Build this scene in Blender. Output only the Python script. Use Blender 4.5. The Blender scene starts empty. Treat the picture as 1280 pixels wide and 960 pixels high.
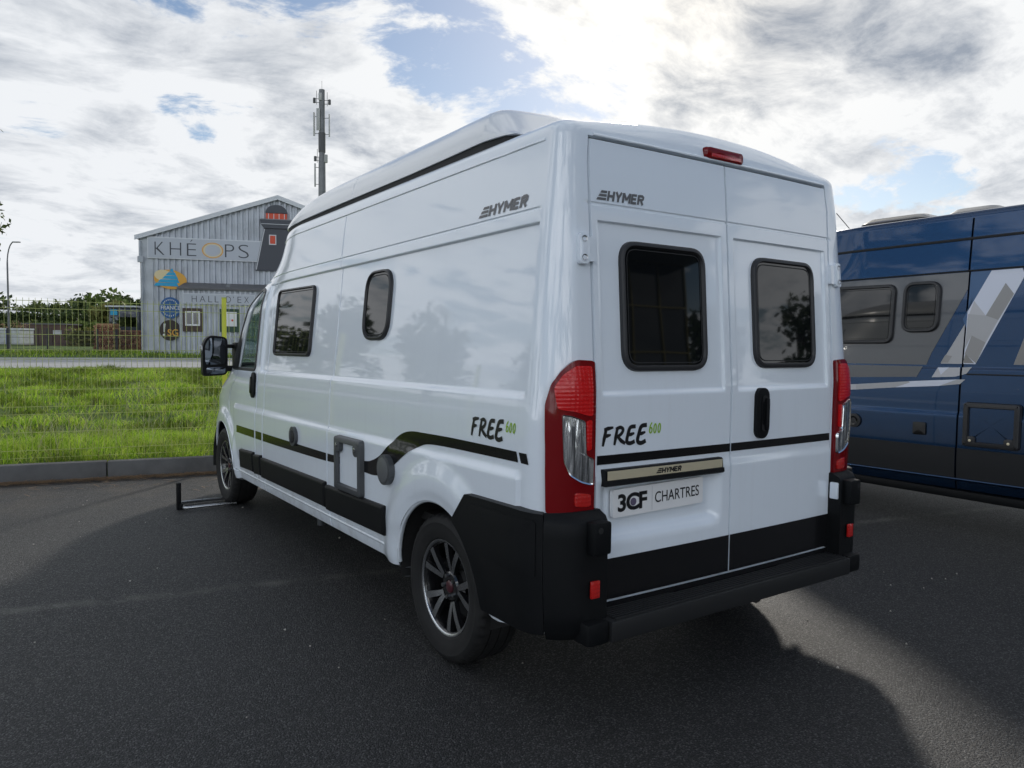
import bpy, bmesh, math, random
import numpy as np
from mathutils import Vector, Matrix
random.seed(7); rng = np.random.default_rng(11)
scene = bpy.context.scene
C = scene.collection
# ------------------------------------------------------------------ camera, sky, sun, exposure
CAM = np.array([-2.6698, -1.9643, 1.4843])
CR = np.array([.8234944, -.56720086, .01183876]); CU = np.array([.02117054, .05157639, .99844463]); CF = np.array([.56692926, .82196293, -.05448082])
cam = bpy.data.cameras.new('camera'); camo = bpy.data.objects.new('camera', cam); C.objects.link(camo)
cam.sensor_fit = 'HORIZONTAL'; cam.sensor_width = 36; cam.lens = 36 * 930.89 / 1280; cam.clip_start = .05; cam.clip_end = 3000
camo.matrix_world = Matrix(((CR[0], CU[0], -CF[0], CAM[0]), (CR[1], CU[1], -CF[1], CAM[1]), (CR[2], CU[2], -CF[2], CAM[2]), (0, 0, 0, 1)))
scene.camera = camo
SUN_EL, SUN_AZ = math.radians(28), math.radians(47)          # azimuth clockwise from +Y
SD = Vector((math.sin(SUN_AZ) * math.cos(SUN_EL), math.cos(SUN_AZ) * math.cos(SUN_EL), math.sin(SUN_EL)))
scene.view_settings.view_transform = 'Standard'; scene.view_settings.look = 'None'; scene.view_settings.gamma = 1; scene.view_settings.use_curve_mapping = False
scene.view_settings.exposure = 1.03
scene.cycles.max_bounces = 8; scene.cycles.diffuse_bounces = 3; scene.cycles.glossy_bounces = 4; scene.cycles.transmission_bounces = 6; scene.cycles.transparent_max_bounces = 8
scene.cycles.use_denoising = True
sun = bpy.data.lights.new('sun', 'SUN'); suno = bpy.data.objects.new('sun', sun); C.objects.link(suno)
sun.energy = 1.1; sun.angle = math.radians(4.0); sun.color = (1, .94, .85)
suno.rotation_euler = SD.to_track_quat('Z', 'Y').to_euler()

class NT:
    """small node-tree writer"""
    def __init__(k, tree): k.t = tree; k.n = tree.nodes; k.l = tree.links
    def new(k, typ, **kw):
        n = k.n.new(typ)
        for a, b in kw.items(): setattr(n, a, b)
        return n
    def put(k, sock, v):
        if isinstance(v, bpy.types.NodeSocket): k.l.new(v, sock)
        elif v is not None:
            if hasattr(sock.default_value, '__len__') and not hasattr(v, '__len__'): v = (v,) * len(sock.default_value)
            if hasattr(v, '__len__') and len(v) == 3 and len(sock.default_value) == 4: v = (*v, 1)
            sock.default_value = v
    def m(k, op, a, b=None, c=None, clamp=False):
        n = k.new('ShaderNodeMath', operation=op, use_clamp=clamp); k.put(n.inputs[0], a); k.put(n.inputs[1], b); k.put(n.inputs[2], c); return n.outputs[0]
    def v(k, op, a, b=None):
        n = k.new('ShaderNodeVectorMath', operation=op); k.put(n.inputs[0], a)
        if b is not None: k.put(n.inputs[3 if op == 'SCALE' else 1], b)
        return n.outputs[1 if op in ('DOT_PRODUCT', 'LENGTH', 'DISTANCE') else 0]
    def noise(k, vec, scale, detail=4, rough=.5, dist=0., out=0, dims='3D'):
        n = k.new('ShaderNodeTexNoise', noise_dimensions=dims)
        if vec is not None: k.put(n.inputs['Vector'], vec)
        k.put(n.inputs['Scale'], scale); k.put(n.inputs['Detail'], detail); k.put(n.inputs['Roughness'], rough); k.put(n.inputs['Distortion'], dist)
        return n.outputs[out]
    def ss(k, x, a, b, lo=0., hi=1.):
        n = k.new('ShaderNodeMapRange', interpolation_type='SMOOTHSTEP'); k.put(n.inputs[0], x); k.put(n.inputs[1], a); k.put(n.inputs[2], b); k.put(n.inputs[3], lo); k.put(n.inputs[4], hi); return n.outputs[0]
    def mix(k, f, a, b, blend='MIX'):
        n = k.new('ShaderNodeMix', data_type='RGBA', blend_type=blend); k.put(n.inputs[0], f); k.put(n.inputs[6], a); k.put(n.inputs[7], b); return n.outputs[2]
    def sep(k, v):
        n = k.new('ShaderNodeSeparateXYZ'); k.put(n.inputs[0], v); return n.outputs
    def comb(k, x, y, z):
        n = k.new('ShaderNodeCombineXYZ'); k.put(n.inputs[0], x); k.put(n.inputs[1], y); k.put(n.inputs[2], z); return n.outputs[0]

SKYX, SKYY, CLOUD_FILL = 1.3, 4.2, 2.6

world = bpy.data.worlds.new('World'); scene.world = world; world.use_nodes = True
w = NT(world.node_tree); w.n.clear()
tc = w.new('ShaderNodeTexCoord').outputs['Generated']
dirv = w.v('NORMALIZE', tc)
sky = w.new('ShaderNodeTexSky', sky_type='NISHITA'); sky.sun_disc = False; sky.sun_elevation = SUN_EL; sky.sun_rotation = SUN_AZ
sky.altitude = 100; sky.air_density = 1.0; sky.dust_density = .35; sky.ozone_density = 1.5
dx, dy, dz = w.sep(dirv)
up = w.m('MAXIMUM', dz, 0.0)
den = w.m('ADD', up, .24)
pv = w.comb(w.m('DIVIDE', dx, den), w.m('DIVIDE', dy, den), 0.)
def clouds(p):
    """cloud density over the flat cloud deck: fields, puffs, frayed edges"""
    wv = w.v('SUBTRACT', w.noise(p, .9, 3, .55, 0, 1), (.5, .5, .5)); q = w.v('ADD', p, w.v('SCALE', wv, .6))
    field = w.noise(q, .50, 2, .5)
    rip = w.noise(w.v('MULTIPLY', w.v('ADD', q, (3.1, 1.7, 0)), (1.0, 1.35, 1.)), 4.2, 12, .64)
    puff = w.noise(w.v('ADD', q, (9.2, 4.4, 0)), 1.7, 12, .60)
    d = w.m('ADD', w.m('MULTIPLY', field, .62), w.m('ADD', w.m('MULTIPLY', puff, .50), w.m('MULTIPLY', rip, .34)))
    d = w.m('ADD', w.m('MULTIPLY', w.m('SUBTRACT', d, .73), 1.55), .73)
    return d, w.m('ADD', w.m('MULTIPLY', rip, .5), w.m('MULTIPLY', puff, .5))
def toward(d, r0, r1):                               # soft region of the sky about a direction
    d = Vector(d).normalized(); return w.ss(w.v('DOT_PRODUCT', dirv, tuple(d)), math.cos(math.radians(r1)), math.cos(math.radians(r0)))
off = Vector((SKYX, SKYY, 0))
pd = lambda px, py: CF + CR * (px - 640) / 930.89 + CU * (480 - py) / 930.89
P0 = w.v('ADD', pv, tuple(off))
d0, f0 = clouds(P0)
d1, f1 = clouds(w.v('ADD', P0, (SD.x * .09, SD.y * .09, 0)))
SKYMARKS = [(pd(330, -60), 1, 12, -.16), (pd(560, 45), 1, 6, -.08), (pd(15, 205), 1, 6, -.06), (pd(1120, 265), 1, 7, -.24), (pd(925, 255), 1, 5, -.16), (pd(1080, 110), 5, 17, .15), (pd(170, 150), 8, 24, .14), (pd(-300, 250), 5, 20, .05)]
bias = 0.
for d_, r0_, r1_, k_ in SKYMARKS: bias = w.m('ADD', bias, w.m('MULTIPLY', toward(d_, r0_, r1_), k_))
bias = w.m('ADD', bias, w.ss(w.v('DOT_PRODUCT', dirv, tuple(SD)), .35, -.25, 0., -.05))      # fewer clouds away from the sun
dc = w.m('ADD', d0, bias); dl_ = w.m('ADD', d1, bias)
mask = w.ss(dc, .650, .735)
lit = w.m('ADD', w.m('MULTIPLY', w.ss(dl_, .72, 1.30), .75), w.m('MULTIPLY', w.ss(dc, .76, 1.15), .25))   # cloud between here and the sun
lit = w.m('ADD', lit, w.m('MULTIPLY', w.m('SUBTRACT', f1, .505), 3.9), None, True)
dsun = w.v('DOT_PRODUCT', dirv, tuple(SD))
ang = w.m('MAXIMUM', dsun, 0)
glow = w.m('ADD', w.m('MULTIPLY', w.m('POWER', ang, 10), .22), w.m('MULTIPLY', w.m('POWER', ang, 90), .5))
front = w.ss(dsun, .6, -.7, 1.0, CLOUD_FILL)             # clouds away from the sun brightened, added fill light for the shaded van
bright = w.mix(w.m('MINIMUM', glow, 1.), (4.25, 4.38, 4.55), (7.4, 6.9, 6.0))
cloud = w.mix(lit, bright, w.mix(w.m('MINIMUM', glow, 1.), (1.65, 1.88, 2.25), (1.95, 2.05, 2.25)))
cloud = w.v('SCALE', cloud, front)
skyc = w.v('SCALE', sky.outputs[0], .46)
skyc = w.mix(w.ss(dz, .0, .20, .85, 0.), skyc, (3.6, 3.95, 4.4))
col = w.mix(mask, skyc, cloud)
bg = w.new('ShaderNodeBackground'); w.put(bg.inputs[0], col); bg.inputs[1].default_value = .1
wo = w.new('ShaderNodeOutputWorld'); w.l.new(bg.outputs[0], wo.inputs[0])

# ------------------------------------------------------------------ materials
MATS = {}
def mat(name, color=(.5, .5, .5), rough=.5, metal=0., coat=0., spec=.5, fn=None, emit=None, trans=0., ior=None, alpha=None):
    if name in MATS: return MATS[name]
    m = bpy.data.materials.new(name); m.use_nodes = True
    k = NT(m.node_tree); b = k.n['Principled BSDF']
    k.put(b.inputs['Base Color'], color); b.inputs['Roughness'].default_value = rough; b.inputs['Metallic'].default_value = metal
    b.inputs['Coat Weight'].default_value = coat; b.inputs['Coat Roughness'].default_value = .03; b.inputs['Coat IOR'].default_value = 1.62; b.inputs['Specular IOR Level'].default_value = spec
    b.inputs['Transmission Weight'].default_value = trans
    if ior: b.inputs['IOR'].default_value = ior
    if fn: fn(k, b)
    MATS[name] = m; return m
def bump(k, b, h, strength=.3, dist=.01):
    n = k.new('ShaderNodeBump'); k.put(n.inputs['Strength'], strength); k.put(n.inputs['Distance'], dist); k.put(n.inputs['Height'], h); k.l.new(n.outputs[0], b.inputs['Normal'])
def objc(k): return k.new('ShaderNodeTexCoord').outputs['Object']
def wear(dark, scale=3., amt=.25, rvar=.15, bmp=0., bscale=60.):
    """soft dirt and grain around the base colour"""
    def fn(k, b):
        p = objc(k); base = tuple(b.inputs['Base Color'].default_value)[:3]; r = b.inputs['Roughness'].default_value
        n = k.noise(p, scale, 6, .6)
        f = k.ss(n, .35, .75, 0, amt)
        k.put(b.inputs['Base Color'], k.mix(f, base, dark)); k.put(b.inputs['Roughness'], k.m('ADD', r, k.m('MULTIPLY', k.m('SUBTRACT', n, .5), rvar)))
        if bmp: bump(k, b, k.noise(p, bscale, 3, .6), bmp, .004)
    return fn
def f_paint(k, b):
    p = objc(k); base = tuple(b.inputs['Base Color'].default_value)[:3]
    zz = k.sep(p)[2]
    d = k.m('MULTIPLY', k.ss(zz, .75, .3), k.ss(k.noise(p, 7, 6, .65), .42, .75))     # road film low on the body
    streak = k.m('MULTIPLY', k.ss(k.noise(k.v('MULTIPLY', p, (9, 9, .55)), 2.2, 4, .65), .50, .78), k.ss(zz, 2.1, .9, .15, .6))      # faint rain streaks
    c1 = k.mix(k.m('MULTIPLY', streak, .10), base, (.40, .39, .37))
    k.put(b.inputs['Base Color'], k.mix(k.m('MULTIPLY', d, .42), c1, (.33, .31, .28)))
    k.put(b.inputs['Roughness'], k.m('ADD', k.m('MULTIPLY', d, .3), .28))
    bump(k, b, k.noise(p, 1.6, 2, .5), .035, .05)                                      # faint panel waviness
def f_asphalt(k, b):
    p = objc(k)
    fine = k.noise(p, 130, 3, .7); med = k.noise(p, 9, 5, .6); big = k.noise(p, .55, 4, .55)
    vor = k.new('ShaderNodeTexVoronoi', feature='F1'); k.put(vor.inputs['Vector'], p); k.put(vor.inputs['Scale'], 150.)
    cellc = k.new('ShaderNodeSeparateColor'); k.l.new(vor.outputs['Color'], cellc.inputs[0])
    stone = k.ss(cellc.outputs[0], .55, 1.0)
    c0 = k.mix(k.ss(big, .35, .68), (.026, .0263, .0275), (.043, .0425, .0425))
    patch = k.ss(k.noise(p, 1.7, 6, .68), .40, .64)
    c0 = k.mix(k.m('MULTIPLY', patch, .30), c0, (.020, .020, .021))
    c0 = k.mix(k.m('MULTIPLY', stone, .95), c0, (.135, .134, .132))
    c0 = k.mix(k.ss(fine, .42, .58, .9, 0.), c0, (.009, .009, .010))
    # paving joint, parallel to the kerb, dusty and pale
    sx, sy, sz = k.sep(p)
    line = k.m('ADD', k.m('ADD', k.m('MULTIPLY', sx, .2189), k.m('MULTIPLY', sy, .9757)), -2.198)
    wob = k.m('MULTIPLY', k.m('SUBTRACT', k.noise(p, 3, 3, .6), .5), .05)
    dl = k.m('ABSOLUTE', k.m('ADD', line, wob))
    j = k.m('MULTIPLY', k.ss(dl, .10, .0), k.ss(k.noise(p, 4, 5, .7), .36, .66))
    c0 = k.mix(k.m('MULTIPLY', j, .55), c0, (.15, .145, .13))
    dust = k.m('MULTIPLY', k.ss(k.noise(p, .9, 5, .65), .52, .78), k.ss(k.noise(p, 22, 4, .7), .45, .7))
    c0 = k.mix(k.m('MULTIPLY', dust, .35), c0, (.11, .105, .095))
    # brown litter dust beside the kerb
    kl = k.m('ADD', k.m('ADD', k.m('MULTIPLY', sx, .188), k.m('MULTIPLY', sy, .982)), -6.492)
    kd = k.m('MULTIPLY', k.ss(kl, -2.6, -.1), k.ss(k.noise(p, 2.2, 5, .6), .38, .7))
    c0 = k.mix(k.m('MULTIPLY', kd, .45), c0, (.10, .078, .055))
    k.put(b.inputs['Base Color'], c0)
    k.put(b.inputs['Roughness'], k.m('ADD', .58, k.m('MULTIPLY', stone, -.12)))
    h = k.m('ADD', k.m('ADD', k.m('MULTIPLY', vor.outputs['Distance'], -.7), k.m('MULTIPLY', fine, .8)), k.m('MULTIPLY', med, .10))
    bump(k, b, h, .9, .008)
M = {}
M['paint'] = mat('white_paint', (.79, .85, .915), .28, coat=1., fn=f_paint)
M['hat'] = mat('roof_gelcoat', (.77, .79, .81), .24, coat=.6, fn=lambda k, b: bump(k, b, k.noise(objc(k), 2.2, 2, .5), .03, .05))
M['gap'] = mat('gap_rubber', (.012, .012, .013), .7)
M['blackplastic'] = mat('textured_black_plastic', (.0045, .0052, .0062), .50, spec=.18, fn=wear((.012, .012, .012), 5, .3, .12, .25, 420))
M['gloss'] = mat('gloss_black_film', (.005, .005, .006), .16, coat=.1)
M['glass'] = mat('tinted_acrylic', (.005, .006, .007), .03, spec=.5, coat=0., fn=lambda k, b: bump(k, b, k.noise(objc(k), 2.0, 1, .4), .022, .05))
M['frame'] = mat('window_rubber', (.022, .022, .024), .45)
M['greyplastic'] = mat('grey_plastic', (.065, .07, .075), .45, fn=wear((.03, .03, .03), 8, .3))
M['greyprint'] = mat('grey_lettering', (.14, .14, .145), .4, metal=.2)
M['ink'] = mat('black_lettering', (.008, .008, .010), .35)
M['lime'] = mat('lime_lettering', (.25, .46, .01), .4)
M['platew'] = mat('plate_white', (.82, .82, .82), .3, coat=.4)
M['gold'] = mat('brushed_champagne_metal', (.74, .66, .47), .40, metal=.55, fn=lambda k, b: k.put(b.inputs['Roughness'], k.ss(k.noise(k.v('MULTIPLY', objc(k), (2, 2, 260)), 3, 3, .6),   .2, .8, .34, .52)))
def f_lens(k, b):
    p = objc(k); x, y, z = k.sep(p)
    wv = k.m('SINE', k.m('MULTIPLY', z, 420.)); wx = k.m('SINE', k.m('MULTIPLY', k.m('ADD', x, y), 420.))
    bump(k, b, k.m('ADD', wv, wx), .18, .002)
def f_clear(k, b):
    p = objc(k); x, y, z = k.sep(p)
    st = k.noise(k.v('MULTIPLY', p, (38, 38, 2.2)), 1.3, 3, .6)
    k.put(b.inputs['Base Color'], k.mix(k.ss(st, .35, .62), (.20, .205, .215), (.78, .79, .80)))
    bump(k, b, k.noise(k.v('MULTIPLY', p, (46, 46, 5)), 1.2, 2, .5), .9, .02)
M['redlens'] = mat('red_lens', (.60, .008, .010), .08, coat=.3, spec=.35, fn=f_lens)
M['darkredlens'] = mat('dark_red_lens', (.17, .003, .005), .08, coat=.15, spec=.3)
M['brightred'] = mat('bright_red_reflector', (.50, .012, .010), .10, coat=1., fn=f_lens)
M['clearlens'] = mat('clear_lens_over_chrome', (.62, .63, .65), .12, metal=.85, coat=.6, fn=f_clear)
M['chrome'] = mat('chrome', (.80, .80, .81), .10, metal=1.)
M['tyre'] = mat('tyre_rubber', (.010, .010, .0105), .68, spec=.35, fn=wear((.028, .027, .025), 9, .45, .15, .15, 220))
M['rimblack'] = mat('rim_gloss_black', (.008, .008, .009), .18, coat=.6)
M['rimcut'] = mat('rim_machined_face', (.55, .56, .58), .26, metal=1., fn=lambda k, b: bump(k, b, k.noise(objc(k), 160, 2, .5), .08, .002))
M['under'] = mat('underbody_black', (.015, .015, .015), .8)
M['steel'] = mat('zinc_steel', (.52, .53, .54), .28, metal=1., fn=wear((.25, .25, .25), 14, .4))
M['asphalt'] = mat('fresh_asphalt', (.04, .04, .04), .5, spec=.32, fn=f_asphalt)

# ------------------------------------------------------------------ mesh helpers
def link(o): C.objects.link(o); return o
def meshobj(name, V, F, m, parent=None, smooth=None, mi=None):
    me = bpy.data.meshes.new(name); me.from_pydata([tuple(map(float, v)) for v in V], [], [tuple(int(i) for i in f) for f in F])
    for q in (m if isinstance(m, (list, tuple)) else [m]): me.materials.append(q)
    if mi is not None: me.polygons.foreach_set('material_index', np.asarray(mi, dtype=np.int32))
    if smooth is not None:
        me.polygons.foreach_set('use_smooth', np.ones(len(me.polygons), bool)); me.set_sharp_from_angle(angle=math.radians(smooth))
    me.update()
    o = link(bpy.data.objects.new(name, me))
    if parent is not None: attach(o, parent)
    return o
def attach(o, parent):
    o.parent = parent
    w_ = Matrix.Identity(4); p = parent; chain = []
    while p is not None: chain.append(p); p = p.parent
    for p in reversed(chain):
        w_ = w_ @ (p.matrix_parent_inverse if p.parent else Matrix.Identity(4)) @ Matrix.LocRotScale(p.location, p.rotation_euler, p.scale)
    o.matrix_parent_inverse = w_.inverted()
def tag(o, label=None, cat=None, group=None, kind=None):
    if label: o['label'] = label
    if cat: o['category'] = cat
    if group: o['group'] = group
    if kind: o['kind'] = kind
    return o
def thing(name, label, cat, loc=(0, 0, 0), group=None):
    o = link(bpy.data.objects.new(name, None)); o.location = loc; o.empty_display_size = .3
    return tag(o, label, cat, group)
def copy_tree(o, parent=None):
    c = o.copy(); C.objects.link(c)
    if parent is not None: c.parent = parent
    for ch in list(o.children): copy_tree(ch, c)
    return c
class MB:
    """collects boxes, prisms, tubes and lathes into one mesh"""
    def __init__(k): k.V = []; k.F = []; k.I = []
    def add(k, V, F, mi=0):
        n = len(k.V); k.V += [tuple(map(float, v)) for v in V]; k.F += [tuple(int(i) + n for i in f) for f in F]; k.I += [mi] * len(F); return k
    def box(k, c, s, mi=0, R=None, bev=0.):
        x, y, z = [q / 2 for q in s]
        if bev <= 0:
            P = [(a * x, b * y, d * z) for d in (-1, 1) for b in (-1, 1) for a in (-1, 1)]
            F = [(0, 2, 3, 1), (4, 5, 7, 6), (0, 1, 5, 4), (2, 6, 7, 3), (0, 4, 6, 2), (1, 3, 7, 5)]
        else:
            bm = bmesh.new(); bmesh.ops.create_cube(bm, size=1)
            for v in bm.verts: v.co = (v.co.x * 2 * x, v.co.y * 2 * y, v.co.z * 2 * z)
            bmesh.ops.bevel(bm, geom=bm.edges[:], offset=bev, segments=2, affect='EDGES', profile=.6)
            bm.verts.index_update(); P = [tuple(v.co) for v in bm.verts]; F = [tuple(v.index for v in f.verts) for f in bm.faces]; bm.free()
        P = [Vector(p) for p in P]
        if R is not None: P = [R @ p for p in P]
        return k.add([(p.x + c[0], p.y + c[1], p.z + c[2]) for p in P], F, mi)
    def tube(k, pts, r, n=8, mi=0, cap=True, closed=False):
        pts = [Vector(p) for p in pts]; m_ = len(pts); rs = r if hasattr(r, '__len__') else [r] * m_
        V = []; F = []; ref = None
        for i, p in enumerate(pts):
            a = pts[(i - 1) % m_] if (closed or i > 0) else p; b = pts[(i + 1) % m_] if (closed or i < m_ - 1) else p
            t = (b - a).normalized()
            if ref is None: ref = t.orthogonal().normalized()
            u = (ref - t * ref.dot(t)).normalized(); ref = u; q = t.cross(u)
            V += [p + (u * math.cos(2 * math.pi * j / n) + q * math.sin(2 * math.pi * j / n)) * rs[i] for j in range(n)]
        for i in range(m_ if closed else m_ - 1):
            i2 = (i + 1) % m_
            for j in range(n): F.append((i * n + j, i * n + (j + 1) % n, i2 * n + (j + 1) % n, i2 * n + j))
        if cap and not closed: F += [tuple(range(n - 1, -1, -1)), tuple(range((m_ - 1) * n, m_ * n))]
        return k.add(V, F, mi)
    def cyl(k, a, b, r, n=16, mi=0): return k.tube([a, b], r, n, mi)
    def lathe(k, prof, n=48, axis='x', c=(0, 0, 0), mi=0, closed=False):
        """prof: (axial, radius) pairs turned about an axis through c"""
        V = []; F = []; m_ = len(prof)
        for j in range(n):
            a = 2 * math.pi * j / n
            for (h, r) in prof:
                p = {'x': (h, r * math.cos(a), r * math.sin(a)), 'y': (r * math.cos(a), h, r * math.sin(a)), 'z': (r * math.cos(a), r * math.sin(a), h)}[axis]
                V.append((p[0] + c[0], p[1] + c[1], p[2] + c[2]))
        for j in range(n):
            for i in range(m_ if closed else m_ - 1):
                F.append((j * m_ + i, j * m_ + (i + 1) % m_, ((j + 1) % n) * m_ + (i + 1) % m_, ((j + 1) % n) * m_ + i))
        return k.add(V, F, mi)
    def prism(k, poly, f0, f1, mi=0):
        """2-D outline carried to 3-D by two maps, closed by walls"""
        n = len(poly); return k.add([f0(*p) for p in poly] + [f1(*p) for p in poly], [tuple(range(n)), tuple(range(2 * n - 1, n - 1, -1))] + [(i, i + n, (i + 1) % n + n, (i + 1) % n) for i in range(n)], mi)
    def build(k, name, m, parent=None, smooth=None):
        return meshobj(name, k.V, k.F, m, parent, smooth, k.I if isinstance(m, (list, tuple)) else None)
def rrect(cx, cz, w_, h_, r, n=8):
    P = []
    for qx, qz, a0 in ((1, 1, 0), (-1, 1, 90), (-1, -1, 180), (1, -1, 270)):
        for i in range(n + 1):
            a = math.radians(a0 + 90 * i / n); P.append((cx + qx * (w_ / 2 - r) + r * math.cos(a), cz + qz * (h_ / 2 - r) + r * math.sin(a)))
    return P
def rquad(pts, r, n=6):
    """polygon with rounded corners"""
    out = []; m_ = len(pts)
    for i in range(m_):
        p0, p, p1 = [np.array(pts[j % m_], float) for j in (i - 1, i, i + 1)]
        rr = r[i] if hasattr(r, '__len__') else r
        a = p0 - p; b = p1 - p; la, lb = np.linalg.norm(a), np.linalg.norm(b); rr = min(rr, .48 * la, .48 * lb)
        A = p + a / la * rr; B = p + b / lb * rr
        for t in np.linspace(0, 1, n + 1): out.append(tuple((1 - t) ** 2 * A + 2 * t * (1 - t) * p + t * t * B))
    return out
def dense(poly, step):
    out = []; n = len(poly)
    for i in range(n):
        a = np.array(poly[i], float); b = np.array(poly[(i + 1) % n], float); m_ = max(1, int(np.ceil(np.linalg.norm(b - a) / step)))
        out += [tuple(a + (b - a) * t / m_) for t in range(m_)]
    return out
def inset(poly, d):
    P = np.array(poly, float); A = .5 * np.sum(P[:, 0] * np.roll(P[:, 1], -1) - np.roll(P[:, 0], -1) * P[:, 1])
    T = np.roll(P, -1, 0) - np.roll(P, 1, 0); T /= np.linalg.norm(T, axis=1, keepdims=True) + 1e-12
    Nn = np.stack([-T[:, 1], T[:, 0]], 1) * (1 if A > 0 else -1); return [tuple(q) for q in P + Nn * d]
def ringpatch(mb, poly, fmap, edge, rings=6, dome=0., mi=0, skirt=None):
    """a curved patch filled by rings shrinking to the centroid; fmap(u, v, h)"""
    P = np.array(poly, float); c = P.mean(0); n = len(P); V = []; F = []; b0 = 0
    if skirt is not None: V += [fmap(u, v, skirt) for u, v in P]; b0 = n
    for r in range(rings):
        t = 1 - r / rings; Q = c + (P - c) * t; V += [fmap(u, v, edge + dome * (1 - t * t)) for u, v in Q]
    V.append(fmap(c[0], c[1], edge + dome)); tot = rings + (1 if skirt is not None else 0)
    for r in range(tot - 1):
        for i in range(n): F.append((r * n + i, r * n + (i + 1) % n, (r + 1) * n + (i + 1) % n, (r + 1) * n + i))
    for i in range(n): F.append(((tot - 1) * n + i, (tot - 1) * n + (i + 1) % n, len(V) - 1))
    mb.add(V, F, mi); return mb
def ringframe(mb, poly, widths, hs, fmap, mi=0):
    """frame: the outline offset inward by each width, at each height"""
    n = len(poly); V = []; F = []
    for wd, h in zip(widths, hs): V += [fmap(u, v, h) for u, v in inset(poly, wd)]
    for r in range(len(widths) - 1):
        for i in range(n): F.append((r * n + i, r * n + (i + 1) % n, (r + 1) * n + (i + 1) % n, (r + 1) * n + i))
    mb.add(V, F, mi); return mb
def text2d(body, size=1., bold=0., shear=0., sx=1., space=1.):
    cu = bpy.data.curves.new('t', 'FONT'); cu.body = body; cu.size = size; cu.offset = bold; cu.shear = shear; cu.space_character = space; cu.resolution_u = 4
    o = link(bpy.data.objects.new('t', cu)); dg = bpy.context.evaluated_depsgraph_get(); me = o.evaluated_get(dg).to_mesh()
    V = np.array([v.co[:2] for v in me.vertices]); F = [tuple(p.vertices) for p in me.polygons]; o.evaluated_get(dg).to_mesh_clear()
    bpy.data.objects.remove(o); bpy.data.curves.remove(cu)
    V = V - V.min(0); V[:, 0] *= sx
    return V, F
def puttext(mb, T, fmap, h, w_=None, ht=None, mi=0):
    """text mesh fitted to a box w x ht, carried by fmap(u, v, h)"""
    V, F = T; s = V.max(0); V = V / s * np.array([w_ or s[0], ht or s[1]])
    mb.add([fmap(u, v, h) for u, v in V], F, mi); return mb
def stroke(mb, pts, wd, fmap, h, mi=0):
    """brush stroke: a ribbon with a width at each point"""
    P = np.array(pts, float); n = len(P); wd = wd if hasattr(wd, '__len__') else [wd] * n
    T = np.gradient(P, axis=0); T /= np.linalg.norm(T, axis=1, keepdims=True) + 1e-9; Nn = np.stack([-T[:, 1], T[:, 0]], 1)
    V = []
    for i in range(n):
        a = P[i] + Nn[i] * wd[i] / 2; b = P[i] - Nn[i] * wd[i] / 2; V += [fmap(*a, h), fmap(*b, h)]
    mb.add(V, [(2 * i, 2 * i + 1, 2 * i + 3, 2 * i + 2) for i in range(n - 1)], mi)
def spline(pts, m_=6):
    P = [np.array(p, float) for p in pts]; P = [2 * P[0] - P[1]] + P + [2 * P[-1] - P[-2]]; out = []
    for i in range(1, len(P) - 2):
        for t in np.linspace(0, 1, m_, endpoint=False):
            a, b, c_, d = P[i - 1:i + 3]; out.append(tuple(.5 * (2 * b + (c_ - a) * t + (2 * a - 5 * b + 4 * c_ - d) * t * t + (3 * b - a - 3 * c_ + d) * t ** 3)))
    out.append(tuple(P[-2])); return out

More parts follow.
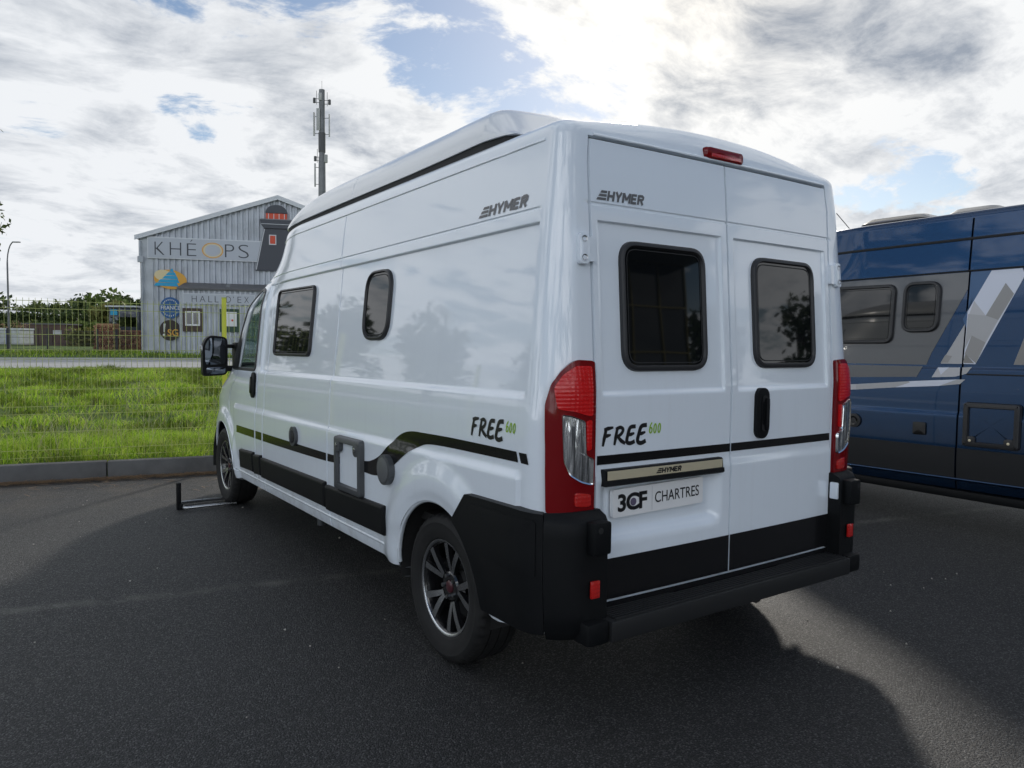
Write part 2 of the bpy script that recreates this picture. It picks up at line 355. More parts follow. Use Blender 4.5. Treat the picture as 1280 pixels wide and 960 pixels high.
# ---- SKIN BEGIN
def _ip(z, zs, vs): return np.interp(z, zs, vs)
def sst(a, b, x):
    t = np.clip((x - a) / (b - a), 0, 1); return t * t * (3 - 2 * t)
class Skin:
    """Panel van body as rounded plan sections stacked over height; s runs rear centre -> side -> nose."""
    YS0, YF, XE = .36, 4.0, .80
    def __init__(k, top=2.285, rake=.011):
        k.top = top; k.rake = rake
        k.WZ = np.linspace(.2, 2.7, 251); v = _ip(k.WZ, [.34, .40, .60, 1.0, 1.15, 1.3, 1.6, 2.0, 2.2, 2.285, 2.5], [.99, 1.005, 1.018, 1.02, 1.017, 1.006, .978, .940, .917, .905, .88])
        g = np.exp(-np.linspace(-2, 2, 17) ** 2); k.WV = np.convolve(np.pad(v, 8, 'edge'), g / g.sum(), 'valid')
    def zz(k, z):                                   # upper body stretched for a taller roof
        z = np.asarray(z, float)
        return np.where(z > 1.3, 1.3 + (z - 1.3) * (2.285 - 1.3) / (k.top - 1.3), z)
    def W(k, z):
        return _ip(k.zz(z), k.WZ, k.WV)
    def yr(k, z): return .193 + .073 * np.maximum(0, k.zz(z) - 1.3) + .03 * np.maximum(0, k.zz(z) - 2.15)
    def F(k, z): return _ip(k.zz(z), [.30, .5, .8, 1.0, 1.1, 1.2, 1.32, 1.55, 1.75, 2.0, 2.2, 2.285, 2.5], [5.90, 5.96, 5.97, 5.90, 5.76, 5.45, 5.18, 4.98, 4.78, 4.5, 4.33, 4.27, 4.2])
    def ay(k, z): return _ip(k.zz(z), [.3, .9, 1.1, 1.32, 1.6, 2.0, 2.285], [1.0, 1.0, .9, .62, .50, .40, .24])
    def base(k, s, z, ins=0.):
        s = np.asarray(s, float); z = np.asarray(z, float); ins = np.asarray(ins, float) + 0 * s
        W = k.W(z) - ins; yr = k.yr(z) + ins * .9; F = k.F(z) - ins; ay = np.maximum(k.ay(z) - ins * .2, .05)
        xe = k.XE * np.clip(W / .92, 0, 1); ys0 = k.YS0 + ins; yf = k.YF - ins
        x = np.zeros_like(s + z); y = np.zeros_like(x)
        a = np.clip(s / .8, 0, 1); x1 = -a * xe; y1 = yr + .012 * a ** 2
        t = np.clip((s - .8) / .3, 0, 1) * np.pi / 2; n = 2 / 2.7
        x2 = -(xe + (W - xe) * np.sin(t) ** n); y2 = ys0 - (ys0 - yr - .012) * np.cos(t) ** n
        y3 = ys0 + (s - 1.1) / 3.64 * (yf - ys0)
        yc = np.maximum(F - ay, yf + .03); u = np.clip(s - 4.74, 0, 1); y4 = yf + u * (yc - yf)
        t5 = np.clip(s - 5.74, 0, 1) * np.pi / 2; ax = W * .55; n5 = 2 / 2.4
        x5 = -(W - ax + ax * np.cos(t5) ** n5); y5 = yc + (F - yc) * np.sin(t5) ** n5
        u6 = np.clip((s - 6.74) / .5, 0, 1); x6 = -(W - ax) * (1 - u6); y6 = F + 0 * s
        x = np.where(s < .8, x1, np.where(s < 1.1, x2, np.where(s < 5.74, -W, np.where(s < 6.74, x5, x6))))
        y = np.where(s < .8, y1, np.where(s < 1.1, y2, np.where(s < 4.74, y3, np.where(s < 5.74, y4, np.where(s < 6.74, y5, y6)))))
        # cab narrows towards the windscreen top, and the wing towards the nose
        x = x + np.where(s > 3.3, 1, 0) * .17 * sst(1.75, 2.3, k.zz(z)) * np.clip((y - 3.25) / .8, 0, 1.3) ** 2 * np.where(s < 6.74, 1, (1 - u6))
        x = x + .02 * sst(4.4, 5.3, y) * np.where(s < 6.74, 1, (1 - u6))
        return np.stack([x + 0 * z, y + 0 * z, z + 0 * s], -1)
    def rk(k, P):
        P = P.copy(); P[..., 2] -= k.rake * (P[..., 1] - 1.0); return P
    def table(k):
        """skin points and normals sampled once, so single points come cheaply"""
        k.ts, k.tz = .0025, .0125; S = np.arange(0, 7.24, k.ts); Z = np.arange(.33, k.top + .06, k.tz); SS, ZZ = np.meshgrid(S, Z); e = 2e-3
        P = k.base(SS, ZZ); N = np.cross(k.base(SS, ZZ + e) - k.base(SS, ZZ - e), k.base(SS + e, ZZ) - k.base(SS - e, ZZ)); N /= np.linalg.norm(N, axis=-1, keepdims=True) + 1e-12
        k.tab = np.concatenate([P, N], -1).tolist(); k.nS, k.nZ = len(S), len(Z)
    def at(k, s, z, h=0.):
        """raked point on the smooth skin, pushed out by h"""
        if np.ndim(s) == 0:
            if not hasattr(k, 'tab'): k.table()
            a = min(max(float(s) / k.ts, 0), k.nS - 1.001); b = min(max((float(z) - .33) / k.tz, 0), k.nZ - 1.001); i, j = int(a), int(b); a -= i; b -= j; T = k.tab
            q = [(p0 * (1 - a) + p1 * a) * (1 - b) + (p2 * (1 - a) + p3 * a) * b for p0, p1, p2, p3 in zip(T[j][i], T[j][i + 1], T[j + 1][i], T[j + 1][i + 1])]
            x, y, w_ = q[0] + q[3] * h, q[1] + q[4] * h, q[2] + q[5] * h
            return np.array((x, y, w_ - k.rake * (y - 1.0)))
        s = np.asarray(s, float); z = np.asarray(z, float)
        P = k.base(s, z); e = 2e-3
        du = k.base(s + e, z) - k.base(s - e, z); dv = k.base(s, z + e) - k.base(s, z - e)
        N = np.cross(dv, du); N /= np.linalg.norm(N, axis=-1, keepdims=True) + 1e-12
        return k.rk(P + N * (np.asarray(h, float)[..., None] if np.ndim(h) else h))

# ------------------------------------------------------------------ panel vans
def bx(v, a, b, e): return sst(a - e / 2, a + e / 2, v) * (1 - sst(b - e / 2, b + e / 2, v))
def lines(parts, tol=.0016):
    L = sorted(float(q) for p in parts for q in p); out = [L[0]]
    for q in L[1:]:
        if q - out[-1] > tol: out.append(q)
    return np.array(out)
def gapl(c, g=.003): return [c - g - .005, c - g, c + g, c + g + .005]
WHEEL_Y = (1.015, 5.05); ARCH_R = .412; WHEEL_Z = .345
def shell(K, root, mats, P):
    """body, rear doors, cab doors and windscreen cut from one skin grid; P holds the levels of the pressings"""
    seam, g1, g2 = P['seam'], 3.74, 3.94; sy = lambda y: 1.1 + (y - .36)
    st = P.get('step', 1.)
    S = lines([np.arange(0, .8, .0165 * st), [.003, .006], gapl(.786), np.linspace(.8, 1.1, 22), np.arange(1.1, 4.74, .0165 * st), gapl(sy(seam), .003), gapl(sy(g1), .003), gapl(sy(.345)), gapl(.045), gapl(.745), gapl(sy(g2), .003), np.linspace(4.74, 5.74, int(56 / st)), gapl(5.60), np.linspace(5.74, 6.74, 26), np.linspace(6.74, 7.24, 10)])
    top = K.top
    Z0 = lines([np.arange(.37, top, .0145 * st), [top], gapl(.466), gapl(top - .006, .0025), gapl(P['groove'], .003), gapl(P['groove'] + .020, .003), gapl(P['ptop'], .003), np.linspace(P['pbot'] - .036, P['pbot'] + .004, 9), np.linspace(.94, 1.0, 9), gapl(P['ptop'] + .010, .003), gapl(.43), gapl(P['doortop'])])
    Z0 = Z0[Z0 <= top]
    d = np.array([.004, .010, .018, .028, .040, .055, .075, .10, .14, .20, .30, .45, .65, .86])
    E = .062 * np.sqrt(1 - (1 - np.minimum(d / .06, 1)) ** 2)
    Zr = np.concatenate([[.352, .358], Z0, np.full(len(d), top)]); In = np.concatenate([[.10, .02], np.zeros(len(Z0)), d]); Er = np.concatenate([np.zeros(len(Z0) + 2), E])
    SS, ZZ = np.meshgrid(S, Zr); II = np.repeat(In[:, None], len(S), 1)
    B = K.base(SS, ZZ, II); B[..., 2] += Er[:, None] + (Er[:, None] > 0) * .060 * np.clip(1 - (B[..., 0] / .80) ** 2, 0, 1) * np.minimum(1, II / .05)
    dv = np.gradient(B, axis=0); du = np.gradient(B, axis=1); N = np.cross(dv, du); N /= np.linalg.norm(N, axis=-1, keepdims=True) + 1e-12
    X, Y, Z = B[..., 0], B[..., 1], ZZ
    out = {}
    for sgn in (-1, 1):
        D = np.zeros_like(SS); flat = (Er[:, None] == 0)
        side = flat * (SS > 1.1) * (SS < 5.7); rear = flat * (SS < .8)
        pt, pb = P['ptop'], P['pbot']
        ledge = sst(pb - .034, pb - .004, Z)
        D += side * -.017 * bx(Y, .345, 3.86, .010) * ledge * (1 - sst(pt - .003, pt + .003, Z))
        D += side * -.010 * bx(Z, P['groove'] - .003, P['groove'] + .003, .005) * bx(Y, .30, 3.9, .02)
        D += side * .014 * (1 - sst(.945, .995, Z)) * bx(Y, .33, 4.6, .04)
        D += side * -.006 * sst(.60, .50, Z)
        for wy in WHEEL_Y:
            r = np.hypot(Y - wy, Z - WHEEL_Z); D += flat * (SS > 1.1) * (.022 * (1 - sst(.50, .62, r)) - .010 * (1 - sst(.41, .47, r)))
        rl = sst(pb - .022, pb + .002, Z) * (1 - sst(pt + .007, pt + .013, Z))
        D += rear * -.014 * bx(SS, .045, .745, .010) * rl
        D += rear * -.008 * bx(Z, P['groove'] + .017, P['groove'] + .023, .005)
        D += rear * .007 * (1 - sst(.94, .985, Z)) * (SS < .78)
        if sgn < 0 and P.get('plate'): D += rear * -.036 * bx(SS, .085, .735, .07) * bx(Z, .72, .925, .06)
        gap = np.zeros(SS.shape, bool)
        inr = (Z > .462) & (Z < top - .002) & flat
        gap |= (SS > .7829) & (SS < .7891) & inr
        gap |= (SS < .0031) & inr
        gap |= flat & (SS < .789) & (np.abs(Z - .466) < .0031)
        gap |= flat & (SS < .789) & (np.abs(Z - (top - .006)) < .0026)
        gap |= side.astype(bool) & (np.abs(SS - sy(seam)) < .0031) & (Z < top - .01)
        gap |= side.astype(bool) & (np.abs(SS - sy(g1)) < .0031) & (Z < P['doortop'] + .2)
        dgap = (np.abs(SS - sy(g2)) < .0031) & (Z > .42) & (Z < P['doortop'] + .004)
        dgap |= (np.abs(SS - 5.60) < .0031) & (Z > .42) & (Z < P['doortop'] + .004)
        dgap |= (SS > sy(g2) - .004) & (SS < 5.604) & ((np.abs(Z - .43) < .0031) | (np.abs(Z - P['doortop']) < .0031))
        gap |= dgap & flat
        Q = B + N * (D - .016 * gap)[..., None]
        Q = K.rk(Q)
        drop = np.zeros(SS.shape, bool)
        for wy in WHEEL_Y:
            r = np.hypot(Q[..., 1] - wy, Q[..., 2] - WHEEL_Z); ins = (r < ARCH_R) & (SS > 1.1) & (SS < 6.6); drop |= ins
            f = np.where(ins, ARCH_R / np.maximum(r, 1e-3), 1.); Q[..., 1] = wy + (Q[..., 1] - wy) * f; Q[..., 2] = WHEEL_Z + (Q[..., 2] - WHEEL_Z) * f
        if sgn > 0: Q[..., 0] *= -1
        a = lambda A: (A[:-1, :-1], A[:-1, 1:], A[1:, 1:], A[1:, :-1])
        cellgap = np.logical_and.reduce(a(gap)); celldrop = np.logical_and.reduce(a(drop))
        sc = sum(a(SS)) / 4; zc = sum(a(Z)) / 4; yc_ = sum(a(Y)) / 4; fl = np.logical_and.reduce(a(flat + (0 * SS > 1)))
        cls = np.zeros(sc.shape, int)
        cls[(sc < .786) & (zc > .466) & (zc < top - .006) & fl] = 1
        cls[(sc > sy(g2)) & (sc < 5.60) & (zc > .43) & (zc < P['doortop']) & fl] = 2
        cls[(sc > 6.0) & (zc > P['scuttle']) & (zc < top - .09) & fl] = 3
        if P.get('cabwin') is not None:
            poly = np.array(P['cabwin']); inside = np.zeros(sc.shape, bool); n = len(poly)
            for i in range(n):
                (x1, y1), (x2, y2) = poly[i], poly[(i + 1) % n]
                cnd = ((y1 > zc) != (y2 > zc)) & (yc_ < (x2 - x1) * (zc - y1) / (y2 - y1 + 1e-12) + x1); inside ^= cnd
            cls[inside & (cls == 2)] = -1
        cls[cellgap] = np.where(sc < .8, 4, np.where(sc < sy(3.0), 5, np.where(sc < sy(3.85), 6, 7)))[cellgap]; cls[celldrop] = -1
        idx = np.arange(SS.size).reshape(SS.shape)
        quads = np.stack(a(idx), -1)
        if sgn > 0: quads = quads[..., ::-1]
        out[sgn] = (Q.reshape(-1, 3), quads, cls)
    nv = SS.size; V = np.concatenate([out[-1][0], out[1][0]])
    def emit(name, sel, m, parent, sm=38, extra=None):
        F = np.concatenate([out[q][1][sel(out[q][2], q)] + (0 if q < 0 else nv) for q in (-1, 1)])
        if extra is not None: F = np.concatenate([F, extra])
        u, inv = np.unique(F, return_inverse=True); return meshobj(name, V[u], inv.reshape(F.shape), m, parent, sm)
    last = np.arange(SS.size).reshape(SS.shape)[-1]
    cap = np.array([(last[i], last[i] + nv, last[i + 1] + nv, last[i + 1]) for i in range(len(last) - 1)])
    res = {}
    res['body'] = emit('body', lambda c_, q: c_ == 0, mats['body'], root, extra=cap)
    for q_ in (-1, 1):
        for g_ in (4, 5, 6, 7): emit('panel_gap', lambda c_, q, q_=q_, g_=g_: (c_ == g_) & (q == q_), M['gap'], root)
    for q, nm in ((-1, 'l'), (1, 'r')):
        res['rear' + nm] = emit('rear_door', lambda c_, s_, q=q: (c_ == 1) & (s_ == q), mats['body'], root)
        res['cab' + nm] = emit('cab_door', lambda c_, s_, q=q: (c_ == 2) & (s_ == q), mats['body'], root)
    emit('windscreen', lambda c_, q: c_ == 3, mats['screen'], root)
    return res
def maps(K):
    def smap(sg):
        def f(y, z, h):
            if y <= 4.0: s = 1.1 + (y - .36)
            else:
                lo, hi = 4.74, 6.7
                for _ in range(14):
                    m_ = (lo + hi) / 2
                    if K.at(m_, z)[1] < y: lo = m_
                    else: hi = m_
                s = lo
            p = K.at(s, z, h); return (p[0] * -sg, p[1], p[2])
        return f
    def rmap(x, z, h):
        xe = K.XE * min(1, float(K.W(z)) / .92); p = K.at(abs(x) / xe * .8, z, h); return (p[0] if x < 0 else -p[0], p[1], p[2])
    def cmap(sg):
        def f(s, z, h): p = K.at(s, z, h); return (p[0] * -sg, p[1], p[2])
        return f
    return smap, rmap, cmap
def strip(mb, top, bot, fmap, h, rows=4, mi=0):
    n = len(top); V = []; F = []
    for t, b in zip(top, bot):
        for r in range(rows + 1): q = r / rows; V.append(fmap(t[0] + (b[0] - t[0]) * q, t[1] + (b[1] - t[1]) * q, h))
    for i in range(n - 1):
        for r in range(rows): F.append((i * (rows + 1) + r, i * (rows + 1) + r + 1, (i + 1) * (rows + 1) + r + 1, (i + 1) * (rows + 1) + r))
    mb.add(V, F, mi)
def window(poly, fmap, parent, base, step=.02, frame_w=.022, frame_h=.014, name='window', glass='glass'):
    """bonded camper window: rubber frame standing proud round a tinted pane"""
    P = dense(poly, step); f = MB()
    ringframe(f, P, [-.004, 0, .006, frame_w - .006, frame_w], [base - .004, base + frame_h * .8, base + frame_h, base + frame_h, base + frame_h * .45], fmap)
    o = f.build(name, M['frame'], parent, 40)
    g = MB(); ringpatch(g, inset(P, frame_w - .003), fmap, base + frame_h * .5, 7); g.build('pane', M[glass], o, 60)
    f = MB(); ringframe(f, inset(P, frame_w + .008), [0, .004], [base + frame_h * .5 + .0022, base + frame_h * .5 + .0022], fmap); f.build('pane_border', M['gap'], o)
    return o
def make_wheel(root, y, sg, name='wheel'):
    """tyre, two-tone alloy with five forked spokes, cap and bolts; sg -1 is the left side"""
    cx, cz = sg * .885, WHEEL_Z
    def L(a, r, ang): return (cx + sg * a, y + r * math.cos(ang), cz + r * math.sin(ang))
    b = MB(); n = 48; pr = [(.085, .205), (.02, .195), (-.085, .205), (-.085, .21), (.085, .21)]
    V = []; F = []
    for j in range(n):
        for a, r in pr: V.append(L(a, r, 2 * math.pi * j / n))
    k5 = len(pr)
    for j in range(n):
        for i in range(k5): F.append((j * k5 + i, j * k5 + (i + 1) % k5, ((j + 1) % n) * k5 + (i + 1) % k5, ((j + 1) % n) * k5 + i))
    b.add(V, F)
    V = [L(-.005, .15, 2 * math.pi * j / n) for j in range(n)] + [L(.02, .15, 2 * math.pi * j / n) for j in range(n)]
    b.add(V, [tuple(range(n))] + [(j, (j + 1) % n, n + (j + 1) % n, n + j) for j in range(n)])
    wh = b.build(name, M['under'], root, 40)
    t = MB(); n = 132
    half = [(-.094, .222, 0), (-.099, .228, 0), (-.104, .232, 0), (-.112, .255, 0), (-.1165, .280, 0), (-.1155, .300, 0), (-.1165, .303, 0), (-.1155, .306, 0), (-.111, .320, 0), (-.103, .333, 2), (-.093, .340, 2), (-.076, .3435, 1), (-.056, .3445, 0), (-.0555, .337, 0), (-.047, .337, 0), (-.0465, .345, 0), (-.005, .3455, 0), (-.0045, .3375, 0)]
    prof = half + [(-a, r, q) for a, r, q in half[::-1]]; m_ = len(prof); V = []; F = []
    for j in range(n):
        for a, r, q in prof:
            cut = (.0075 if q == 2 else .006) if (q and j % 3 == 0) else 0
            V.append(L(-a, r - cut, 2 * math.pi * (j + (.4 if q and j % 3 == 1 else 0)) / n))
    for j in range(n):
        for i in range(m_ - 1): F.append((j * m_ + i, j * m_ + i + 1, ((j + 1) % n) * m_ + i + 1, ((j + 1) % n) * m_ + i))
    t.add(V, F); ty = t.build('tyre', M['tyre'], wh, 32)
    r_ = MB(); n = 64                       # outer lip: machined edge and black barrel
    pr = [(.086, .2045), (.094, .211), (.099, .220), (.099, .2245), (.094, .2265)]; V = []; F = []; I = []
    for j in range(n):
        for a, q in pr: V.append(L(a, q, 2 * math.pi * j / n))
    for j in range(n):
        for i in range(len(pr) - 1): F.append((j * 5 + i, j * 5 + i + 1, ((j + 1) % n) * 5 + i + 1, ((j + 1) % n) * 5 + i)); I.append(1 if i in (1, 2) else 0)
    r_.add(V, F); r_.I = I
    pr = [(.087, .206), (.06, .198), (.0, .19)]; V = []; F = []
    for j in range(n):
        for a, q in pr: V.append(L(a, q, 2 * math.pi * j / n))
    for j in range(n):
        for i in range(2): F.append((j * 3 + i, j * 3 + i + 1, ((j + 1) % n) * 3 + i + 1, ((j + 1) % n) * 3 + i))
    r_.add(V, F, 0)
    pr = [(.03, .075), (.062, .072), (.070, .062), (.070, .034), (.064, .030), (.064, .0)]; V = []; F = []; n = 40
    for j in range(n):
        for a, q in pr: V.append(L(a, q, 2 * math.pi * j / n))
    for j in range(n):
        for i in range(5): F.append((j * 6 + i, j * 6 + i + 1, ((j + 1) % n) * 6 + i + 1, ((j + 1) % n) * 6 + i))
    r_.add(V, F, 0)
    for s_ in range(5):
        a0 = math.radians(90 + 72 * s_ + 14)
        def Lp(u, v, a): # u radial, v tangential
            return (cx + sg * a, y + u * math.cos(a0) - v * math.sin(a0), cz + u * math.sin(a0) + v * math.cos(a0))
        for w_ in (-1, 1):
            st = [(.070, .008, .010, .070), (.110, .019, .0145, .079), (.150, .034, .0160, .086), (.2065, .056, .0170, .091)]
            V = []
            for u, v, hw, a in st:
                V += [Lp(u, w_ * (v - hw), a), Lp(u, w_ * (v + hw), a), Lp(u, w_ * (v + hw + .004), a - .022), Lp(u, w_ * (v - hw - .004), a - .022)]
            F = []; mi = []
            for i in range(3):
                for e in range(4): F.append((i * 4 + e, i * 4 + (e + 1) % 4, i * 4 + 4 + (e + 1) % 4, i * 4 + 4 + e)); mi.append(1 if e == 0 else 0)
            nI = len(r_.I); r_.add(V, F, 0); r_.I[nI:] = mi
        V = []                             # web between the two arms near the hub, and the black floor between them
        for u, v, a in ((.055, .022, .062), (.10, .030, .066), (.125, .036, .060)): V += [Lp(u, -v, a), Lp(u, v, a)]
        r_.add(V, [(0, 1, 3, 2), (2, 3, 5, 4)], 0)
    r_.build('alloy_rim', [M['rimblack'], M['rimcut']], wh, 30)
    c_ = MB(); pr = [(.064, .030), (.073, .029), (.076, .024), (.077, 0.)]; V = []; F = []
    for j in range(24):
        for a, q in pr: V.append(L(a, q, 2 * math.pi * j / 24))
    for j in range(24):
        for i in range(3): F.append((j * 4 + i, j * 4 + i + 1, ((j + 1) % 24) * 4 + i + 1, ((j + 1) % 24) * 4 + i))
    c_.add(V, F); c_.build('hub_cap', M['hubcap'], wh, 40)
    for s_ in range(5):
        a0 = math.radians(54 + 72 * s_ + 14); q = MB(); q.cyl(L(.06, .052, a0), L(.082, .052, a0), .0095, 6); q.build('wheel_bolt', M['steel'], wh, 30)
    return wh
M['hubcap'] = mat('hub_cap_dark_red', (.06, .012, .018), .3, coat=.4)
def rake_pt(p, k=.011): return (p[0], p[1], p[2] - k * (p[1] - 1.0))
def f_screen(k, b):
    k.n.remove(b); out = k.n['Material Output']
    g = k.new('ShaderNodeBsdfGlossy'); g.inputs['Roughness'].default_value = .02; g.inputs['Color'].default_value = (1, 1, 1, 1)
    t = k.new('ShaderNodeBsdfTransparent'); t.inputs['Color'].default_value = (.50, .62, .56, 1)
    fr = k.new('ShaderNodeFresnel'); fr.inputs['IOR'].default_value = 1.5; mx = k.new('ShaderNodeMixShader')
    k.l.new(fr.outputs[0], mx.inputs[0]); k.l.new(t.outputs[0], mx.inputs[1]); k.l.new(g.outputs[0], mx.inputs[2]); k.l.new(mx.outputs[0], out.inputs['Surface'])
M['screen'] = mat('green_cab_glass', (.5, .6, .55), fn=f_screen)

def brush_free(mb, fmap, w_, h_, dh):
    """FREE in brush capitals, strokes in a unit box per letter"""
    let = [
        [([(.02, -.04), (.14, .42), (.30, .96)], [.10, .15, .13]), ([(.10, .93), (.45, .97), (.92, 1.02)], [.09, .15, .08]), ([(.08, .50), (.40, .56), (.70, .60)], [.08, .14, .07])],
        [([(.02, -.02), (.14, .45), (.26, .94)], [.10, .15, .12]), (spline([(.12, .90), (.52, 1.0), (.78, .86), (.62, .62), (.24, .44)], 5), .13), ([(.30, .46), (.60, .22), (.98, .03)], [.10, .15, .12])],
        [(spline([(.92, 1.0), (.42, .95), (.22, .55), (.12, .14), (.42, .02), (.86, .12)], 5), .15), ([(.20, .50), (.48, .54), (.80, .60)], [.09, .14, .08])],
        [(spline([(.96, 1.04), (.44, .97), (.22, .55), (.10, .12), (.42, -.02), (.88, .10)], 5), .16), ([(.18, .50), (.48, .55), (.82, .62)], [.09, .14, .08])]]
    lw = w_ / 4.0
    for i, L_ in enumerate(let):
        for j, (pts, wd) in enumerate(L_):
            P = [((i + p[0] * .98) * lw, p[1] * h_) for p in pts]; q = [x * h_ * 1.6 for x in wd] if hasattr(wd, '__len__') else wd * h_ * 1.6
            stroke(mb, P, q, fmap, dh + .0004 * j)
def num600(mb, fmap, w_, h_, dh):
    lw = w_ / 3
    ring = lambda cx, cy, rx, ry: [(cx + rx * math.cos(t) + (ry * math.sin(t)) * .15, cy + ry * math.sin(t)) for t in np.linspace(0, 2 * math.pi, 17)]
    for i in range(3):
        sc_ = lambda P: [((i + p[0]) * lw, p[1] * h_) for p in P]
        if i == 0: stroke(mb, sc_(ring(.42, .28, .30, .27)), .15 * h_, fmap, dh); stroke(mb, sc_(spline([(.14, .34), (.30, .75), (.70, 1.08)], 5)), .15 * h_, fmap, dh + .0004)
        else: stroke(mb, sc_(ring(.42, .45, .27, .46)), .15 * h_, fmap, dh)
def hymer(mb, fmap, w_, h_, dh, shear=.18, rise=0.):
    """slanted triple bar and bold italic capitals"""
    f2 = lambda u, v, h: fmap(u + shear * v, v + rise * u, h)
    bw = w_ * .19
    for i in range(3):
        z0 = h_ * (.02 + .355 * i); z1 = z0 + h_ * .25; a = w_ * (-.005 + .030 * i)
        mb.add([f2(a, z0, dh), f2(bw, z0, dh), f2(bw, z1, dh), f2(a + w_ * .02, z1, dh)], [(0, 1, 2, 3)])
    G = {'H': ([[(.10, 0), (.10, 1)], [(.90, 0), (.90, 1)], [(.2, .5), (.8, .5)]], .92), 'Y': ([[(.5, 0), (.5, .46)], [(.08, 1), (.5, .40)], [(.92, 1), (.5, .40)]], .92), 'M': ([[(.08, 0), (.08, 1)], [(.92, 0), (.92, 1)], [(.10, .98), (.5, .30)], [(.90, .98), (.5, .30)]], 1.12), 'E': ([[(.12, 0), (.12, 1)], [(.22, .90), (.94, .90)], [(.22, .5), (.86, .5)], [(.22, .10), (.94, .10)]], .80), 'R': ([[(.12, 0), (.12, 1)], [(.2, .90), (.72, .90), (.88, .80), (.88, .62), (.72, .50), (.2, .50)], [(.52, .48), (.90, 0)]], .90)}
    u0 = w_ * .215; un = w_ * .78 / sum(G[c_][1] + .16 for c_ in 'HYMER')
    for ch in 'HYMER':
        for i, S_ in enumerate(G[ch][0]):
            vert = abs(S_[0][0] - S_[-1][0]) < .02
            stroke(mb, [(u0 + p[0] * un * G[ch][1], p[1] * h_) for p in S_], (un * .30 if vert else h_ * .25), f2, dh + .0003 * i)
        u0 += un * (G[ch][1] + .16)

